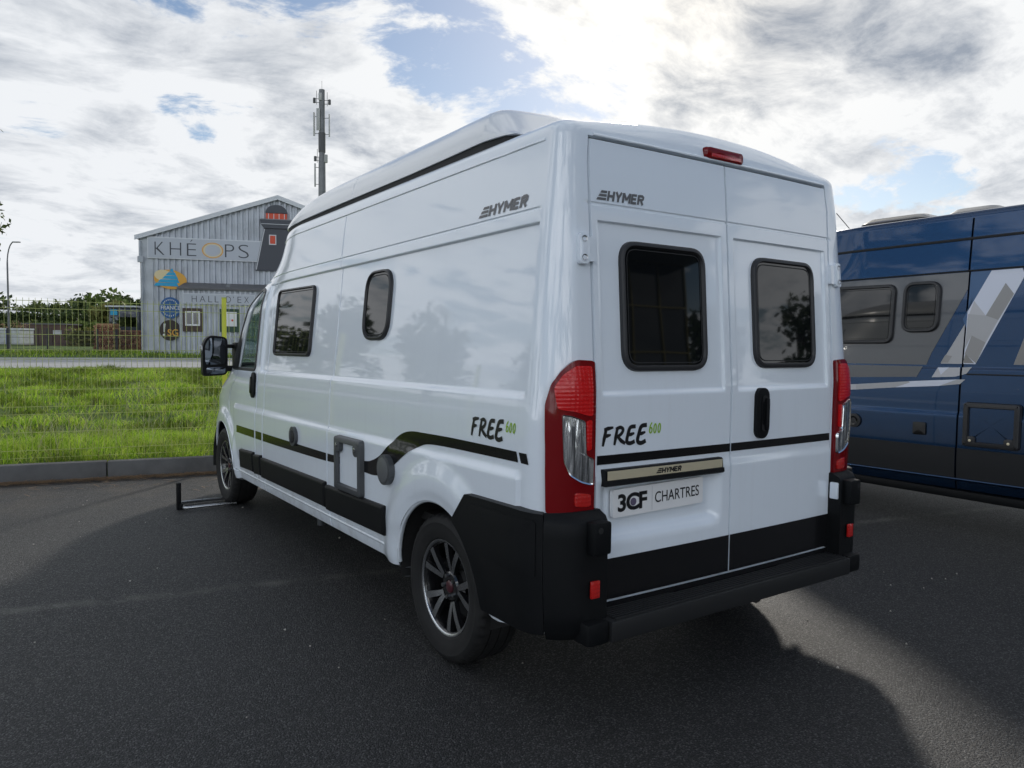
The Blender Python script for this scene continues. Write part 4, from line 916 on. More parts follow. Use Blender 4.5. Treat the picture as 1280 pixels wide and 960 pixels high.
    q = MB(); q.tube([SL(y, 1.295, .001) for y in np.linspace(2.344, .6, 16)], .006, 6); q.build('rail_slot', M['gap'], body)
    # windows
    window(rquad([(3.62, 1.547), (3.62, 2.068), (2.972, 2.060), (2.972, 1.547)], .075, 7), SL, root, -.017, frame_h=.030, frame_w=.030)
    window(rquad([(2.900, 1.640), (2.900, 2.068), (2.594, 2.062), (2.594, 1.640)], .095, 7), SL, root, -.017, frame_h=.030, frame_w=.028)
    # hatch, cap, socket
    ol = dense(rquad([(2.336, .722), (2.336, 1.074), (1.930, 1.074), (1.930, .722)], .03, 4), .03)
    q = MB(); ringframe(q, ol, [-.002, .004, .012, .038, .044], [.008, .040, .044, .044, .020], SL); hf = q.build('service_hatch', M['frame'], root, 35)
    q = MB(); ringpatch(q, inset(ol, .042), SL, .022, 4); q.build('hatch_panel', M['blue'], hf, 60)
    for y in (2.275, 2.00):
        q = MB(); ringpatch(q, dense(rrect(y, .775, .07, .06, .02, 4), .02), SL, .038, 3, .005, skirt=.02); lo = q.build('hatch_latch', M['frame'], hf, 40)
        q = MB(); ringpatch(q, [(y + .011 * math.cos(t), .772 + .011 * math.sin(t)) for t in np.linspace(0, 6.283, 13)[:-1]], SL, .0455, 2, .002); q.build('lock_barrel', M['gold'], lo, 40)
    q = MB(); ringpatch(q, [(3.26 + .062 * math.cos(t), .853 + .062 * math.sin(t)) for t in np.linspace(0, 6.283, 25)[:-1]], SL, .032, 3, .003, skirt=.004); fc = q.build('filler_cap', M['frame'], root, 40)
    q = MB(); ringpatch(q, [(3.26 + .040 * math.cos(t), .853 + .040 * math.sin(t)) for t in np.linspace(0, 6.283, 25)[:-1]], SL, .038, 3, -.006); q.build('cap_lid', M['gloss'], fc, 40)
    q = MB(); ringpatch(q, dense(rrect(2.68, .832, .105, .105, .01, 3), .03), SL, .028, 3, .002, skirt=.004); q.build('socket_cover', M['gloss'], root, 40)
    # grey lower cladding and sill
    for a, b_ in ((4.30, 2.392), (2.378, 1.55)):
        tp = [(a + (b_ - a) * i / 16, .698) for i in range(17)]; bt = [(p[0], .452) for p in tp]; q = MB()
        strip(q, tp, bt, SL, .020, 5); strip(q, [(p[0], .702) for p in tp], tp, lambda u, v, h: SL(u, v, .006 if v > .70 else .020), 0, 1); q.build('lower_cladding', M['cladgrey'], root, 40)
    q = MB(); q.tube([SL(y, .447, .018) for y in np.linspace(1.5, 4.5, 20)], .011, 8); q.build('sill_bead', M['blue'], root, 60)
    q = MB(); q.box((-.985, 3.0, .305), (.07, 2.7, .07), bev=.02); q.build('side_step', M['blackplastic'], root, 40)
    # roof fittings
    for y0, y1, hh, m_, nm in ((2.90, 3.56, .11, 'gloss', 'roof_skylight'), (2.34, 2.76, .10, 'greyfilm', 'roof_vent'), (1.70, 2.06, .30, 'gloss', 'roof_unit')):
        q = MB(); V = []; F = []; ol = rrect(-.25, (y0 + y1) / 2, .75, y1 - y0, .10, 5); n = len(ol)
        for s_, z_ in ((1., .0), (.97, hh * .40), (.80, hh * .80), (.45, hh)):
            V += [(-.25 + (u + .25) * s_, (y0 + y1) / 2 + (v - (y0 + y1) / 2) * s_, 2.625 + z_ - .02) for u, v in ol]
        for r in range(3):
            for i in range(n): F.append((r * n + i, r * n + (i + 1) % n, (r + 1) * n + (i + 1) % n, (r + 1) * n + i))
        F.append(tuple(range(3 * n, 4 * n))); q.add(V, F); q.build(nm, M[m_], root, 35)
    q = MB(); q.tube([(-.55, 3.62, 2.58), (-.57, 3.80, 2.80)], .004, 5); q.build('aerial', M['gap'], root)
    for sg in (-1, 1):
        q = MB(); q.box((sg * .92, .20, .60), (.20, .16, .46), bev=.05); q.build('bumper_corner', M['blackplastic'], root, 40)
    q = MB(); q.box((0, .14, .42), (1.66, .16, .12), bev=.02); q.build('rear_step', M['blackplastic'], root, 40)
    root.location = (4.72, 3.0 - 1.465, 0)
    return root
M['cladgrey'] = mat('grey_cladding', (.016, .017, .019), .5, spec=.3, fn=wear((.02, .02, .02), 4, .3))
blue_van()

# ------------------------------------------------------------------ ground
PO = np.array([-2.66, 7.12]); EE = np.array([.982, -.188]); EN = np.array([.188, .982]); EE /= np.linalg.norm(EE); EN /= np.linalg.norm(EN)
def en(e, n, z=0.): p = PO + EE * e + EN * n; return (p[0], p[1], z)
GN = [-900, -.5, .0, .14, .8, 2.0, 3.2, 4.5, 6, 8, 10, 15, 18.6, 19.6, 34.2, 36, 60, 140, 400, 2000]
GZ = [-.03, -.03, -.03, .13, .16, .11, .0, -.06, 0., .10, .21, .38, .44, .5, .5, .58, .62, .7, .9, 1.]
def gz(n, e=0.): return np.interp(n, GN, GZ) + np.where((n > .5) & (n < 19), .04 * np.sin(e * .9 + n * .7) * np.sin(n * 1.3 - e * .4), 0)
def f_grass(k, b):
    p = objc(k); a = k.noise(p, 1.1, 5, .6); f = k.noise(p, 22, 4, .65)
    c0 = k.mix(k.ss(a, .3, .7), (.050, .095, .016), (.105, .165, .028)); c0 = k.mix(k.ss(f, .45, .75, 0, .6), c0, (.16, .19, .06)); c0 = k.mix(k.ss(f, .5, .25, 0, .5), c0, (.03, .05, .012))
    k.put(b.inputs['Base Color'], c0); bump(k, b, f, .6, .06)
M['grassbase'] = mat('grass_ground', (.08, .13, .02), .85, spec=.2, fn=f_grass)
es = np.concatenate([[-1500, -400, -150, -80, -40], np.arange(-24, 40, 1.0), [45, 60, 100, 200, 500, 1500]]); ns = np.array(sorted(set([-900, -300, -100, -30, -1, .0, .14, .4] + list(np.arange(.8, 20, .6)) + [19.0, 19.6, 20, 27, 34.2, 35, 36, 45, 60, 90, 140, 250, 400, 900, 2000])))
V = []; F = []
for n_ in ns:
    for e_ in es: V.append(en(e_, n_, float(gz(n_, e_))))
m_ = len(es); F = [(i * m_ + j, i * m_ + j + 1, (i + 1) * m_ + j + 1, (i + 1) * m_ + j) for i in range(len(ns) - 1) for j in range(m_ - 1)]
tag(meshobj('ground', V, F, M['grassbase'], None, 60), kind='structure')
V = []; F = []
le = np.linspace(-45, 45, 31); ln = np.concatenate([np.linspace(-60, -4, 15), [-2, -.004]])
V = [en(a, b_, 0) for b_ in ln for a in le]; F = [(i * 31 + j, i * 31 + j + 1, (i + 1) * 31 + j + 1, (i + 1) * 31 + j) for i in range(len(ln) - 1) for j in range(30)]
tag(meshobj('parking_lot', V, F, M['asphalt']), kind='structure')
M['road'] = mat('old_road_asphalt', (.36, .36, .35), .75, fn=wear((.27, .27, .26), 1.2, .6, .1, .3, 30))
mb = MB(); q = np.linspace(-150, 150, 31); mb.add([en(a, b_, .506) for b_ in (19.6, 34.2) for a in q], [(i, i + 1, 32 + i, 31 + i) for i in range(30)]); tag(mb.build('road', M['road']), kind='structure')
M['gravel'] = mat('yard_gravel', (.36, .32, .26), .9, fn=wear((.22, .20, .16), 1.5, .6, .05, .4, 25))
mb = MB(); mb.add([en(a, b_, float(gz(b_)) + .02) for a, b_ in ((-1, 62), (13, 62), (13, 110), (-1, 110))], [(0, 1, 2, 3)]); tag(mb.build('yard', M['gravel']), kind='structure')
# kerb stones
M['concrete'] = mat('kerb_concrete', (.13, .13, .13), .85, spec=.3, fn=wear((.06, .06, .06), 2.6, .7, .1, .5, 70))
kerb = tag(link(bpy.data.objects.new('kerb', None)), kind='structure')
for i in range(-9, 9):
    mb = MB(); a = math.atan2(EE[1], EE[0]); c0 = en(i * 2.0 + 1.93, .06, .075 + .002 * ((i * 7) % 3 - 1)); mb.box(c0, (1.988, .12, .21 + 0), bev=.010, R=Matrix.Rotation(a + .0012 * ((i * 5) % 3 - 1), 3, 'Z')); mb.build('kerb_stone', M['concrete'], kerb, 40)

# ------------------------------------------------------------------ grass blades, litter
def f_blade(k, b):
    r = k.new('ShaderNodeNewGeometry').outputs['Random Per Island']
    cr = k.new('ShaderNodeValToRGB'); e = cr.color_ramp.elements
    e[0].position = 0; e[0].color = (.14, .27, .02, 1); e[1].position = 1; e[1].color = (.30, .29, .13, 1)
    for p_, c_ in ((.35, (.29, .46, .038, 1)), (.70, (.40, .55, .06, 1)), (.90, (.44, .50, .11, 1))): q = e.new(p_); q.color = c_
    p = objc(k); pat = k.ss(k.noise(p, .75, 5, .65), .38, .60, .34, 1.15); k.l.new(r, cr.inputs[0]); gc = k.v('SCALE', cr.outputs[0], pat); k.l.new(gc, b.inputs['Base Color'])
    # light passes through thin blades
    out = k.n['Material Output']; t = k.new('ShaderNodeBsdfTranslucent'); k.l.new(gc, t.inputs['Color']); mx = k.new('ShaderNodeMixShader'); mx.inputs[0].default_value = .5
    k.l.new(b.outputs[0], mx.inputs[1]); k.l.new(t.outputs[0], mx.inputs[2]); k.l.new(mx.outputs[0], out.inputs['Surface'])
M['blade'] = mat('grass_blade', (.1, .2, .03), .6, spec=.25, fn=f_blade)
M['straw'] = mat('dry_stem', (.42, .38, .24), .7)
def blades(N, e0, e1, n0, n1, h0, h1, w0, lean=.5, clump=0, bias=1.):
    e = rng.uniform(e0, e1, N); n = n0 + (n1 - n0) * rng.random(N) ** bias
    if clump:
        k_ = rng.integers(0, clump, N); ce = rng.uniform(e0, e1, clump); cn = rng.uniform(n0, n1, clump); far = rng.random(N) < .6
        e = np.where(far, np.clip(ce[k_] + rng.normal(0, .16, N), e0, e1), e); n = np.where(far, np.clip(cn[k_] + rng.normal(0, .16, N), n0, n1), n)
    z = gz(n, e) - .01; h = rng.uniform(h0, h1, N) * (.65 + .7 * (np.sin(e * 2.3 + n) * np.sin(n * 1.9 - e * .7) * .5 + .5)); a = rng.uniform(0, 2 * np.pi, N)
    lx, ly = rng.normal(0, lean, N) * h + .12 * h, rng.normal(0, lean, N) * h
    P = PO[None] + EE[None] * e[:, None] + EN[None] * n[:, None]; wv = np.stack([np.cos(a), np.sin(a)], 1) * (w0 * rng.uniform(.6, 1.3, N))[:, None]
    b0 = np.c_[P - wv, z]; b1 = np.c_[P + wv, z]; mx = np.stack([lx, ly], 1)
    m0 = np.c_[P - wv * .75 + mx * .35, z + h * .6]; m1 = np.c_[P + wv * .75 + mx * .35, z + h * .6]; t = np.c_[P + mx, z + h * .95]
    V = np.stack([b0, b1, m1, m0, t], 1).reshape(-1, 3); i = np.arange(N)[:, None] * 5
    return V, i
def grass(name, sets, m_, label, cat):
    Vs = []; Q = []; T = []; o = 0
    for st in sets:
        V, i = blades(**st); Vs.append(V); Q.append(i + o + np.array([[0, 1, 2, 3]])); T.append(i + o + np.array([[3, 2, 4]])); o += len(V)
    V = np.concatenate(Vs); Q = np.concatenate(Q); T = np.concatenate(T)
    me = bpy.data.meshes.new(name); nq, nt = len(Q), len(T)
    me.vertices.add(len(V)); me.vertices.foreach_set('co', V.astype(np.float32).ravel())
    me.loops.add(nq * 4 + nt * 3); me.loops.foreach_set('vertex_index', np.concatenate([Q.ravel(), T.ravel()]).astype(np.int32))
    me.polygons.add(nq + nt); me.polygons.foreach_set('loop_start', np.concatenate([np.arange(nq) * 4, nq * 4 + np.arange(nt) * 3]).astype(np.int32))
    me.update(calc_edges=True); me.validate(); me.materials.append(m_)
    return tag(link(bpy.data.objects.new(name, me)), label, cat, kind='stuff')
grass('grass', [dict(N=52000, e0=-6, e1=6.5, n0=.14, n1=3.2, h0=.07, h1=.20, w0=.0045, lean=.6, clump=200), dict(N=80000, e0=-10, e1=10, n0=3.0, n1=18.8, h0=.08, h1=.20, w0=.010, lean=.6, clump=420, bias=.85), dict(N=9000, e0=-20, e1=25, n0=34.4, n1=46, h0=.10, h1=.28, w0=.02, lean=.4)], M['blade'], 'bright green grass bank behind the mesh fence', 'grass')
grass('dry_stems', [dict(N=420, e0=-3, e1=5, n0=.5, n1=3.4, h0=.28, h1=.55, w0=.0022, lean=.55, clump=24), dict(N=260, e0=-6, e1=8, n0=3.4, n1=12, h0=.30, h1=.6, w0=.004, lean=.5)], M['straw'], 'pale dry grass stems leaning over the bank', 'grass')
M['needle'] = mat('brown_needles', (.24, .145, .075), .8, fn=wear((.36, .25, .15), 20, .9))
V = []; F = []
for i in range(5200):
    e_ = rng.uniform(-3, 5); n_ = -abs(rng.normal(0, .065)) - .004; c0 = np.array(en(e_, n_ if rng.random() < .93 else -abs(rng.normal(0, .4)), rng.uniform(.002, .018))); a = rng.normal(0, .6) - .19; l = rng.uniform(.015, .06)
    d = np.array([math.cos(a), math.sin(a), rng.normal(0, .15)]) * l; q = np.array([-math.sin(a), math.cos(a), 0]) * .003
    V += [c0 - d - q, c0 + d - q, c0 + d + q, c0 - d + q]; F.append((4 * i, 4 * i + 1, 4 * i + 2, 4 * i + 3))
tag(meshobj('fallen_needles', V, F, M['needle']), 'brown needles and leaf litter along the foot of the kerb', 'litter', kind='stuff')
# small pale stones strewn on the tarmac
M['chip'] = mat('pale_stone_chip', (.45, .42, .38), .8)
mb = MB()
for i in range(70):
    x_, y_ = rng.uniform(-3.5, 3), rng.uniform(-.8, 6); r_ = rng.uniform(.003, .008); mb.tube([(x_, y_, .001), (x_ + r_, y_ + r_ * .6, r_ * .9)], [r_, r_ * .5], 5)
tag(mb.build('stone_chips', M['chip']), 'small pale stone chips strewn over the dark tarmac', 'gravel', kind='stuff')

# ------------------------------------------------------------------ mesh fence behind the kerb
M['wire'] = mat('green_wire', (.42, .47, .13), .45, fn=wear((.10, .13, .03), 6, .5))
M['postgreen'] = mat('lime_post', (.52, .55, .035), .45, fn=wear((.38, .42, .03), 5, .4))
fence = thing('mesh_fence', 'green welded mesh fence running along the concrete kerb', 'fence', en(0, .2, .15))
FN = .22; PW = 2.5; e_post = 2.12
zs_h = [.22, .30, .49, .68, .76, .94, 1.165, 1.26, 1.36, 1.52, 1.79, 1.87]
folds = ((.68, .76), (1.165, 1.26), (1.79, 1.87))
def fy(z):
    for a, b_ in folds:
        if a < z < b_: return -.022
    return 0.
zprof = [.19, .68, .72, .76, 1.165, 1.2125, 1.26, 1.79, 1.83, 1.87, 1.90]
i0 = 0
for pi in range(-5, 2):
    ea, eb = e_post + pi * PW + .03, e_post + (pi + 1) * PW - .03
    mb = MB()
    for e_ in np.arange(ea + .02, eb, .0555): mb.tube([en(e_, FN + fy(z), z) for z in zprof], .0029, 4, cap=False)
    for z in zs_h: mb.tube([en(ea, FN, z), en(eb, FN, z)], .0038, 4, cap=False)
    tag(mb.build('wire_panel', M['wire'], fence), kind='stuff')
for pi in range(-5, 3):
    mb = MB(); c0 = en(e_post + pi * PW, FN + .045, 1.04 + .0); mb.box((c0[0], c0[1], 1.05), (.05, .05, 1.82), bev=.006, R=Matrix.Rotation(math.atan2(EE[1], EE[0]), 3, 'Z')); p_ = mb.build('post', M['postgreen'], fence, 40)
    mb = MB(); mb.box((c0[0], c0[1], 1.966), (.056, .056, .014), bev=.004, R=Matrix.Rotation(math.atan2(EE[1], EE[0]), 3, 'Z')); mb.build('post_cap', M['wire'], p_, 40)

# ------------------------------------------------------------------ tubular frame under the front wheel
st = thing('wheel_stop_frame', 'silver U-shaped tube frame with short black upright beside the front wheel', 'wheel frame', (-1.36, 5.05, 0))
mb = MB(); mb.tube([(-.93, 4.905, .022)] + [(-1.34 + .0, 4.905, .022), (-1.362, 4.915, .022), (-1.37, 4.94, .022), (-1.37, 5.13, .022), (-1.362, 5.155, .022), (-1.34, 5.165, .022)] + [(-.93, 5.165, .022)], .013, 10); mb.build('tube_frame', M['steel'], st, 60)
mb = MB(); mb.box((-1.40, 4.985, .118), (.035, .05, .235), bev=.006); mb.box((-1.386, 4.985, .03), (.03, .09, .05), bev=.006); mb.build('upright', M['blackplastic'], st, 40)

# ------------------------------------------------------------------ warehouse across the road
def dep(px, py, D): q = CAM + D * (CF + CR * (px - 640) / 930.89 + CU * (480 - py) / 930.89); return q
FA = np.array([4.62, 48.95, 0.]); FD = np.array([.9345, -.356, 0.]); FNn = np.array([-.356, -.9345, 0.])
fac0 = lambda u, z, h: tuple(FA + FD * u + FNn * h + np.array([0, 0, z]))
fac = lambda u, z, h: fac0(u, z, h + .06 if .05 < h < .26 else h)
M['sheet'] = mat('ribbed_grey_sheet', (.52, .55, .60), .5, metal=.15, fn=wear((.22, .23, .25), 1.0, .5, .15))
M['sheet2'] = mat('flat_grey_sheet', (.52, .55, .59), .5, metal=.1, fn=wear((.24, .25, .27), .8, .5, .15))
M['trim'] = mat('grey_trim', (.20, .21, .225), .5); M['trimlight'] = mat('white_trim', (.62, .64, .67), .5)
M['signgrey'] = mat('sign_board_grey', (.47, .50, .55), .5); M['signink'] = mat('sign_ink', (.055, .06, .075), .5)
M['signorange'] = mat('sign_orange', (.75, .38, .05), .5); M['signpale'] = mat('sign_pale_yellow', (.75, .62, .36), .5); M['signblue'] = mat('sign_blue', (.02, .36, .62), .5); M['stampblue'] = mat('stamp_blue', (.02, .12, .34), .5); M['signbrown'] = mat('sign_brown', (.035, .022, .018), .5); M['signred'] = mat('sign_red', (.62, .075, .03), .5); M['signwhite'] = mat('sign_white', (.78, .78, .78), .5)
M['roofdark'] = mat('dark_roof_sheet', (.10, .10, .105), .6, fn=wear((.17, .16, .15), 1.5, .5)); M['woodframe'] = mat('brown_wood', (.07, .045, .035), .6); M['darkglass'] = mat('dark_window_glass', (.02, .025, .03), .06, spec=.8); M['green'] = mat('dark_green_paint', (.02, .06, .035), .5)
wh = thing('warehouse', 'grey corrugated metal warehouse with gable end and sign boards, across the road', 'building', tuple(FA + np.array([0, 0, .6])))
ztop = lambda u: 7.66 + .345 * u if u < 8.1 else 7.66 + .345 * 8.1 - .345 * (u - 8.1)
def ribs(u0, u1, h, z0, zt, mb, pitch=.33):
    us = []; u = u0
    while u < u1: us += [(u, 0.), (u + .13, 0.), (u + .16, .10), (u + .29, .10)]; u += pitch
    us = [(a, b_) for a, b_ in us if a <= u1] + [(u1, 0.)]
    V = []; F = []
    for a, b_ in us: V += [fac0(a, z0, h + b_), fac0(a, zt(a), h + b_)]
    F = [(2 * i, 2 * i + 2, 2 * i + 3, 2 * i + 1) for i in range(len(us) - 1)]; mb.add(V, F)
mb = MB(); ribs(.72, 16.2, 0, .5, ztop, mb); mb.build('wall_cladding', M['sheet'], wh)
mb = MB(); mb.prism([(0, .5), (.72, .5), (.72, ztop(.72)), (0, ztop(0))], lambda u, z: fac(u, z, .05), lambda u, z: fac(u, z, -.05)); mb.build('corner_pier', M['sheet2'], wh)
mb = MB(); mb.prism([(0, .5), (16.2, .5), (16.2, ztop(16.2)), (8.1, ztop(8.1)), (0, ztop(0))], lambda u, z: fac(u, z, -.06), lambda u, z: fac(u, z, -24)); mb.build('hall', M['sheet2'], wh)
for s_ in (0, 1):
    a, b_ = ((-.25, 8.1) if s_ == 0 else (8.1, 16.45))
    mb = MB(); P = [(a, ztop(a) + .06), (b_, ztop(b_) + .06), (b_, ztop(b_) + .20), (a, ztop(a) + .20)]; mb.prism(P, lambda u, z: fac(u, z, .22), lambda u, z: fac(u, z, -24.2)); mb.build('roof', M['roofdark'], wh)
    mb = MB(); P = [(a, ztop(a) - .06), (b_, ztop(b_) - .06), (b_, ztop(b_) + .22), (a, ztop(a) + .22)]; mb.prism(P, lambda u, z: fac(u, z, .25), lambda u, z: fac(u, z, .222)); mb.build('verge_trim', M['trimlight'], wh)
mb = MB(); mb.tube([fac(.12, .6, .14), fac(.12, 6.2, .14), fac(.02, 6.3, .14), fac(.02, 7.5, .14)], .06, 8); mb.box(fac(.05, 6.35, .16), (.30, .22, .36)); mb.build('downpipe', M['sheet2'], wh, 40)
def board(poly, h0, h1, m_, nm, par, mp=fac):
    mb = MB(); mb.prism(poly, lambda u, z: mp(u, z, h1), lambda u, z: mp(u, z, h0)); return mb.build(nm, M[m_] if isinstance(m_, str) else m_, par)
rect = lambda u0, u1, z0, z1: [(u0, z0), (u1, z0), (u1, z1), (u0, z1)]
sb = board(rect(.44, 7.24, 6.44, 7.76), .05, .138, 'trimlight', 'name_sign', wh)
board(rect(.50, 7.18, 6.50, 7.70), .13, .15, 'signgrey', 'sign_face', sb)
mb = MB()
def tx(s, u0, z0, w_, h_, h, bold=0., mp=fac, shear=0): puttext(mb, text2d(s, 1., bold, shear), lambda a, b_, hh: mp(u0 + a, z0 + b_, hh), h, w_, h_)
tx('K', .86, 6.66, .56, .80, .154, -.018); tx('H', 1.72, 6.66, .66, .80, .154, -.018); tx('É', 2.70, 6.66, .55, 1.0, .154, -.018); tx('P', 4.92, 6.66, .55, .80, .154, -.018); tx('S', 5.72, 6.64, .62, .84, .154, -.018)
mb.build('sign_lettering', M['signink'], sb)
for r0, r1, m_, hh in ((.56, .50, 'signorange', .155), (.48, .42, 'signpale', .155)):
    mb = MB(); n = 36; V = []
    for j in range(n):
        t = 2 * math.pi * j / n
        for r in (r0, r1): V.append(fac(4.20 + r * 1.12 * math.cos(t), 7.05 + r * .86 * math.sin(t), hh))
    mb.add(V, [(2 * j, 2 * j + 1, 2 * ((j + 1) % n) + 1, 2 * ((j + 1) % n)) for j in range(n)]); mb.build('sign_ring', M[m_], sb)
# emblem: pyramid of blue courses before an orange oval
ell = lambda cu, cz, ru, rz, n=32: [(cu + ru * math.cos(2 * math.pi * i / n), cz + rz * math.sin(2 * math.pi * i / n)) for i in range(n)]
em = board([(u + .18 * (5.2 - z), z) for u, z in ell(1.72, 5.18, .93, .60)], .05, .10, 'signorange', 'emblem_sign', wh)
board([(u + .15 * (5.2 - z), z) for u, z in ell(1.35, 5.42, .50, .34)], .098, .108, 'signpale', 'emblem_highlight', em)
for z0, z1, a, b_ in ((5.66, 5.86, 1.66, 1.94), (5.44, 5.62, 1.46, 2.08), (5.22, 5.40, 1.26, 2.18), (5.00, 5.18, 1.00, 2.26), (4.78, 4.97, .78, 2.20)):
    board([(a, z0), (b_, z0 - .03), (b_ - .10, z1), (a + .16, z1)], .098, .118, 'signblue', 'emblem_course', em)
sp = board(ell(1.70, 3.43, .60, .66), .05, .10, 'stampblue', 'round_sign', wh)
mb = MB(); tx('FRANCE', 1.16, 3.32, 1.10, .24, .104, .01); mb.build('sign_lettering', M['signwhite'], sp)
mb = MB()
for t in np.linspace(.6, 2.54, 9): mb.box(fac(1.70 + .46 * math.cos(t), 3.43 + .50 * math.sin(t), .10), (.07, .01, .09))
for t in np.linspace(3.75, 5.68, 8): mb.box(fac(1.70 + .46 * math.cos(t), 3.43 + .50 * math.sin(t), .10), (.07, .01, .09))
mb.build('sign_border', M['signwhite'], sp)
bs = board(ell(1.66, 2.05, .60, .64), .05, .10, 'signbrown', 'round_sign', wh)
mb = MB(); tx('SG', 1.52, 1.68, .62, .44, .104, .02); mb.build('sign_lettering', M['signorange'], bs)
mb = MB(); mb.prism([(1.30, 1.92), (1.36, 1.92), (1.42, 2.45), (1.30, 2.45)], lambda u, z: fac(u, z, .104), lambda u, z: fac(u, z, .09)); mb.prism(ell(1.32, 1.76, .07, .07, 12), lambda u, z: fac(u, z, .104), lambda u, z: fac(u, z, .09)); mb.build('sign_mark', M['signwhite'], bs)
# lighthouse cut-out on the gable
lh = board([(6.72, 5.9), (9.28, 5.9), (8.75, 8.56), (7.25, 8.56)], .05, .16, 'signink', 'lighthouse_sign', wh)
board([(7.25, 8.58), (8.75, 8.58), (8.95, 8.86), (8.98, 9.10), (7.02, 9.10), (7.05, 8.86)], .05, .24, 'signink', 'gallery', lh); board([(7.02, 9.11), (8.98, 9.11), (8.92, 9.17), (7.08, 9.17)], .05, .24, 'trim', 'gallery_rail', lh)
board(rect(7.38, 8.66, 9.18, 9.52), .05, .20, 'signred', 'lantern', lh)
for u in (7.54, 7.86, 8.18, 8.50): board(rect(u - .02, u + .02, 9.17, 9.51), .19, .215, 'trimlight', 'glazing_bar', lh)
board([(8.02 + .66 * math.cos(t), 9.55 + .52 * math.sin(t)) for t in np.linspace(0, math.pi, 16)], .05, .20, 'signink', 'dome', lh)
board(rect(7.56, 8.00, 7.55, 8.18), .15, .18, 'trimlight', 'window_border', lh); board(rect(7.62, 7.94, 7.61, 8.12), .16, .19, 'signred', 'window_pane', lh)
mb = MB(); mb.tube([fac(6.78, 5.95, .17), fac(7.29, 8.52, .17)], .03, 5); mb.tube([fac(7.10, 8.84, .25), fac(8.92, 8.84, .25)], .02, 5); mb.build('outline', M['trimlight'], lh)
# annex
an = MB(); ribs(2.65, 9.6, 2.5, .5, lambda u: 4.50, an, .29); an.build('annex_cladding', M['sheet'], wh)
mb = MB(); mb.prism(rect(2.65, 9.6, .5, 4.50), lambda u, z: fac(u, z, 2.495), lambda u, z: fac(u, z, .05)); mb.build('annex', M['sheet2'], wh)
mb = MB(); V = [fac(2.55, 4.53, 2.72), fac(9.7, 4.53, 2.72), fac(9.7, 5.02, .06), fac(2.55, 5.02, .06), fac(2.55, 4.43, 2.72), fac(9.7, 4.43, 2.72), fac(9.7, 4.92, .06), fac(2.55, 4.92, .06)]
mb.add(V, [(0, 1, 2, 3), (7, 6, 5, 4), (0, 4, 5, 1), (2, 6, 7, 3), (0, 3, 7, 4), (1, 5, 6, 2)]); mb.build('annex_roof', M['roofdark'], wh)
mb = MB(); mb.box(fac(5.3, 4.72, 1.9), (.22, .22, .30)); mb.build('roof_box', M['trim'], wh)
s2 = board(rect(2.86, 6.9, 3.60, 4.22), 2.60, 2.65, 'trimlight', 'hall_sign', wh); board(rect(2.90, 6.86, 3.64, 4.18), 2.64, 2.66, 'signgrey', 'sign_face', s2)
mb = MB()
for ch, u, w_ in (('H', 3.36, .28), ('A', 3.80, .32), ('L', 4.28, .22), ('L', 4.64, .22), ('D', 5.28, .27), ('’', 5.66, .06), ('E', 5.92, .22), ('X', 6.30, .26)):
    puttext(mb, text2d(ch, 1., -.012), lambda a, b_, hh, u=u, ch=ch: fac(u + a, 3.72 + b_ + (.26 if ch == '’' else 0), hh), 2.664, w_, .10 if ch == '’' else .36)
mb.build('sign_lettering', M['signink'], s2)
for u0, m_ in ((2.84, 'woodframe'), (4.90, 'green')):
    w1 = board(rect(u0, u0 + 1.12, 1.96, 3.34), 2.595, 2.65, m_, 'window', wh)
    board(rect(u0 + .15, u0 + .97, 2.30, 3.16), 2.64, 2.69, 'signwhite', 'window_frame', w1)
    if m_ == 'woodframe':
        board(rect(u0 + .24, u0 + .52, 2.40, 3.06), 2.68, 2.695, 'darkglass', 'pane', w1); board(rect(u0 + .60, u0 + .88, 2.40, 3.06), 2.68, 2.695, 'darkglass', 'pane', w1)
    else:
        board([(u0 + .28 + .14 * math.cos(t), 2.70 + .34 * math.sin(t)) for t in np.linspace(1.7, 4.58, 12)], 2.68, 2.695, 'green', 'poster_figure', w1); board(ell(u0 + .72, 2.66, .06, .07, 10), 2.68, 2.695, 'signred', 'poster_dot', w1)

# ------------------------------------------------------------------ mast, lamp, yard things
M['mast'] = mat('galvanised_mast', (.20, .205, .215), .55, metal=.4, fn=wear((.10, .10, .105), .6, .5)); M['antenna'] = mat('antenna_grey', (.42, .42, .41), .5); M['mastdark'] = mat('mast_dark', (.09, .09, .095), .6)
b0 = dep(403, 430, 95); X0, Y0 = b0[0], b0[1]
ms = thing('telecom_mast', 'tall grey steel telecom mast with panel antennas rising behind the van roof', 'mast', (X0, Y0, .7))
mb = MB(); mb.tube([(X0, Y0, .5), (X0, Y0, 24.6)], [.60, .42], 16); mb.build('mast_tube', M['mast'], ms, 40)
mb = MB(); mb.tube([(X0, Y0, 24.5), (X0, Y0, 32.9)], .37, 14); mb.build('top_section', M['mast'], ms, 40)
mb = MB(); mb.tube([(X0, Y0, 25.2), (X0, Y0, 27.6)], .44, 12); mb.build('cable_collar', M['mastdark'], ms, 40)
mb = MB(); mb.box((X0 + .35, Y0 - .3, 24.4), (.45, .35, 1.0), bev=.04); mb.build('equipment_box', M['antenna'], ms, 40)
rx = np.array([CR[0], CR[1], 0]); rx /= np.linalg.norm(rx); fx = np.array([CF[0], CF[1], 0]); fx /= np.linalg.norm(fx)
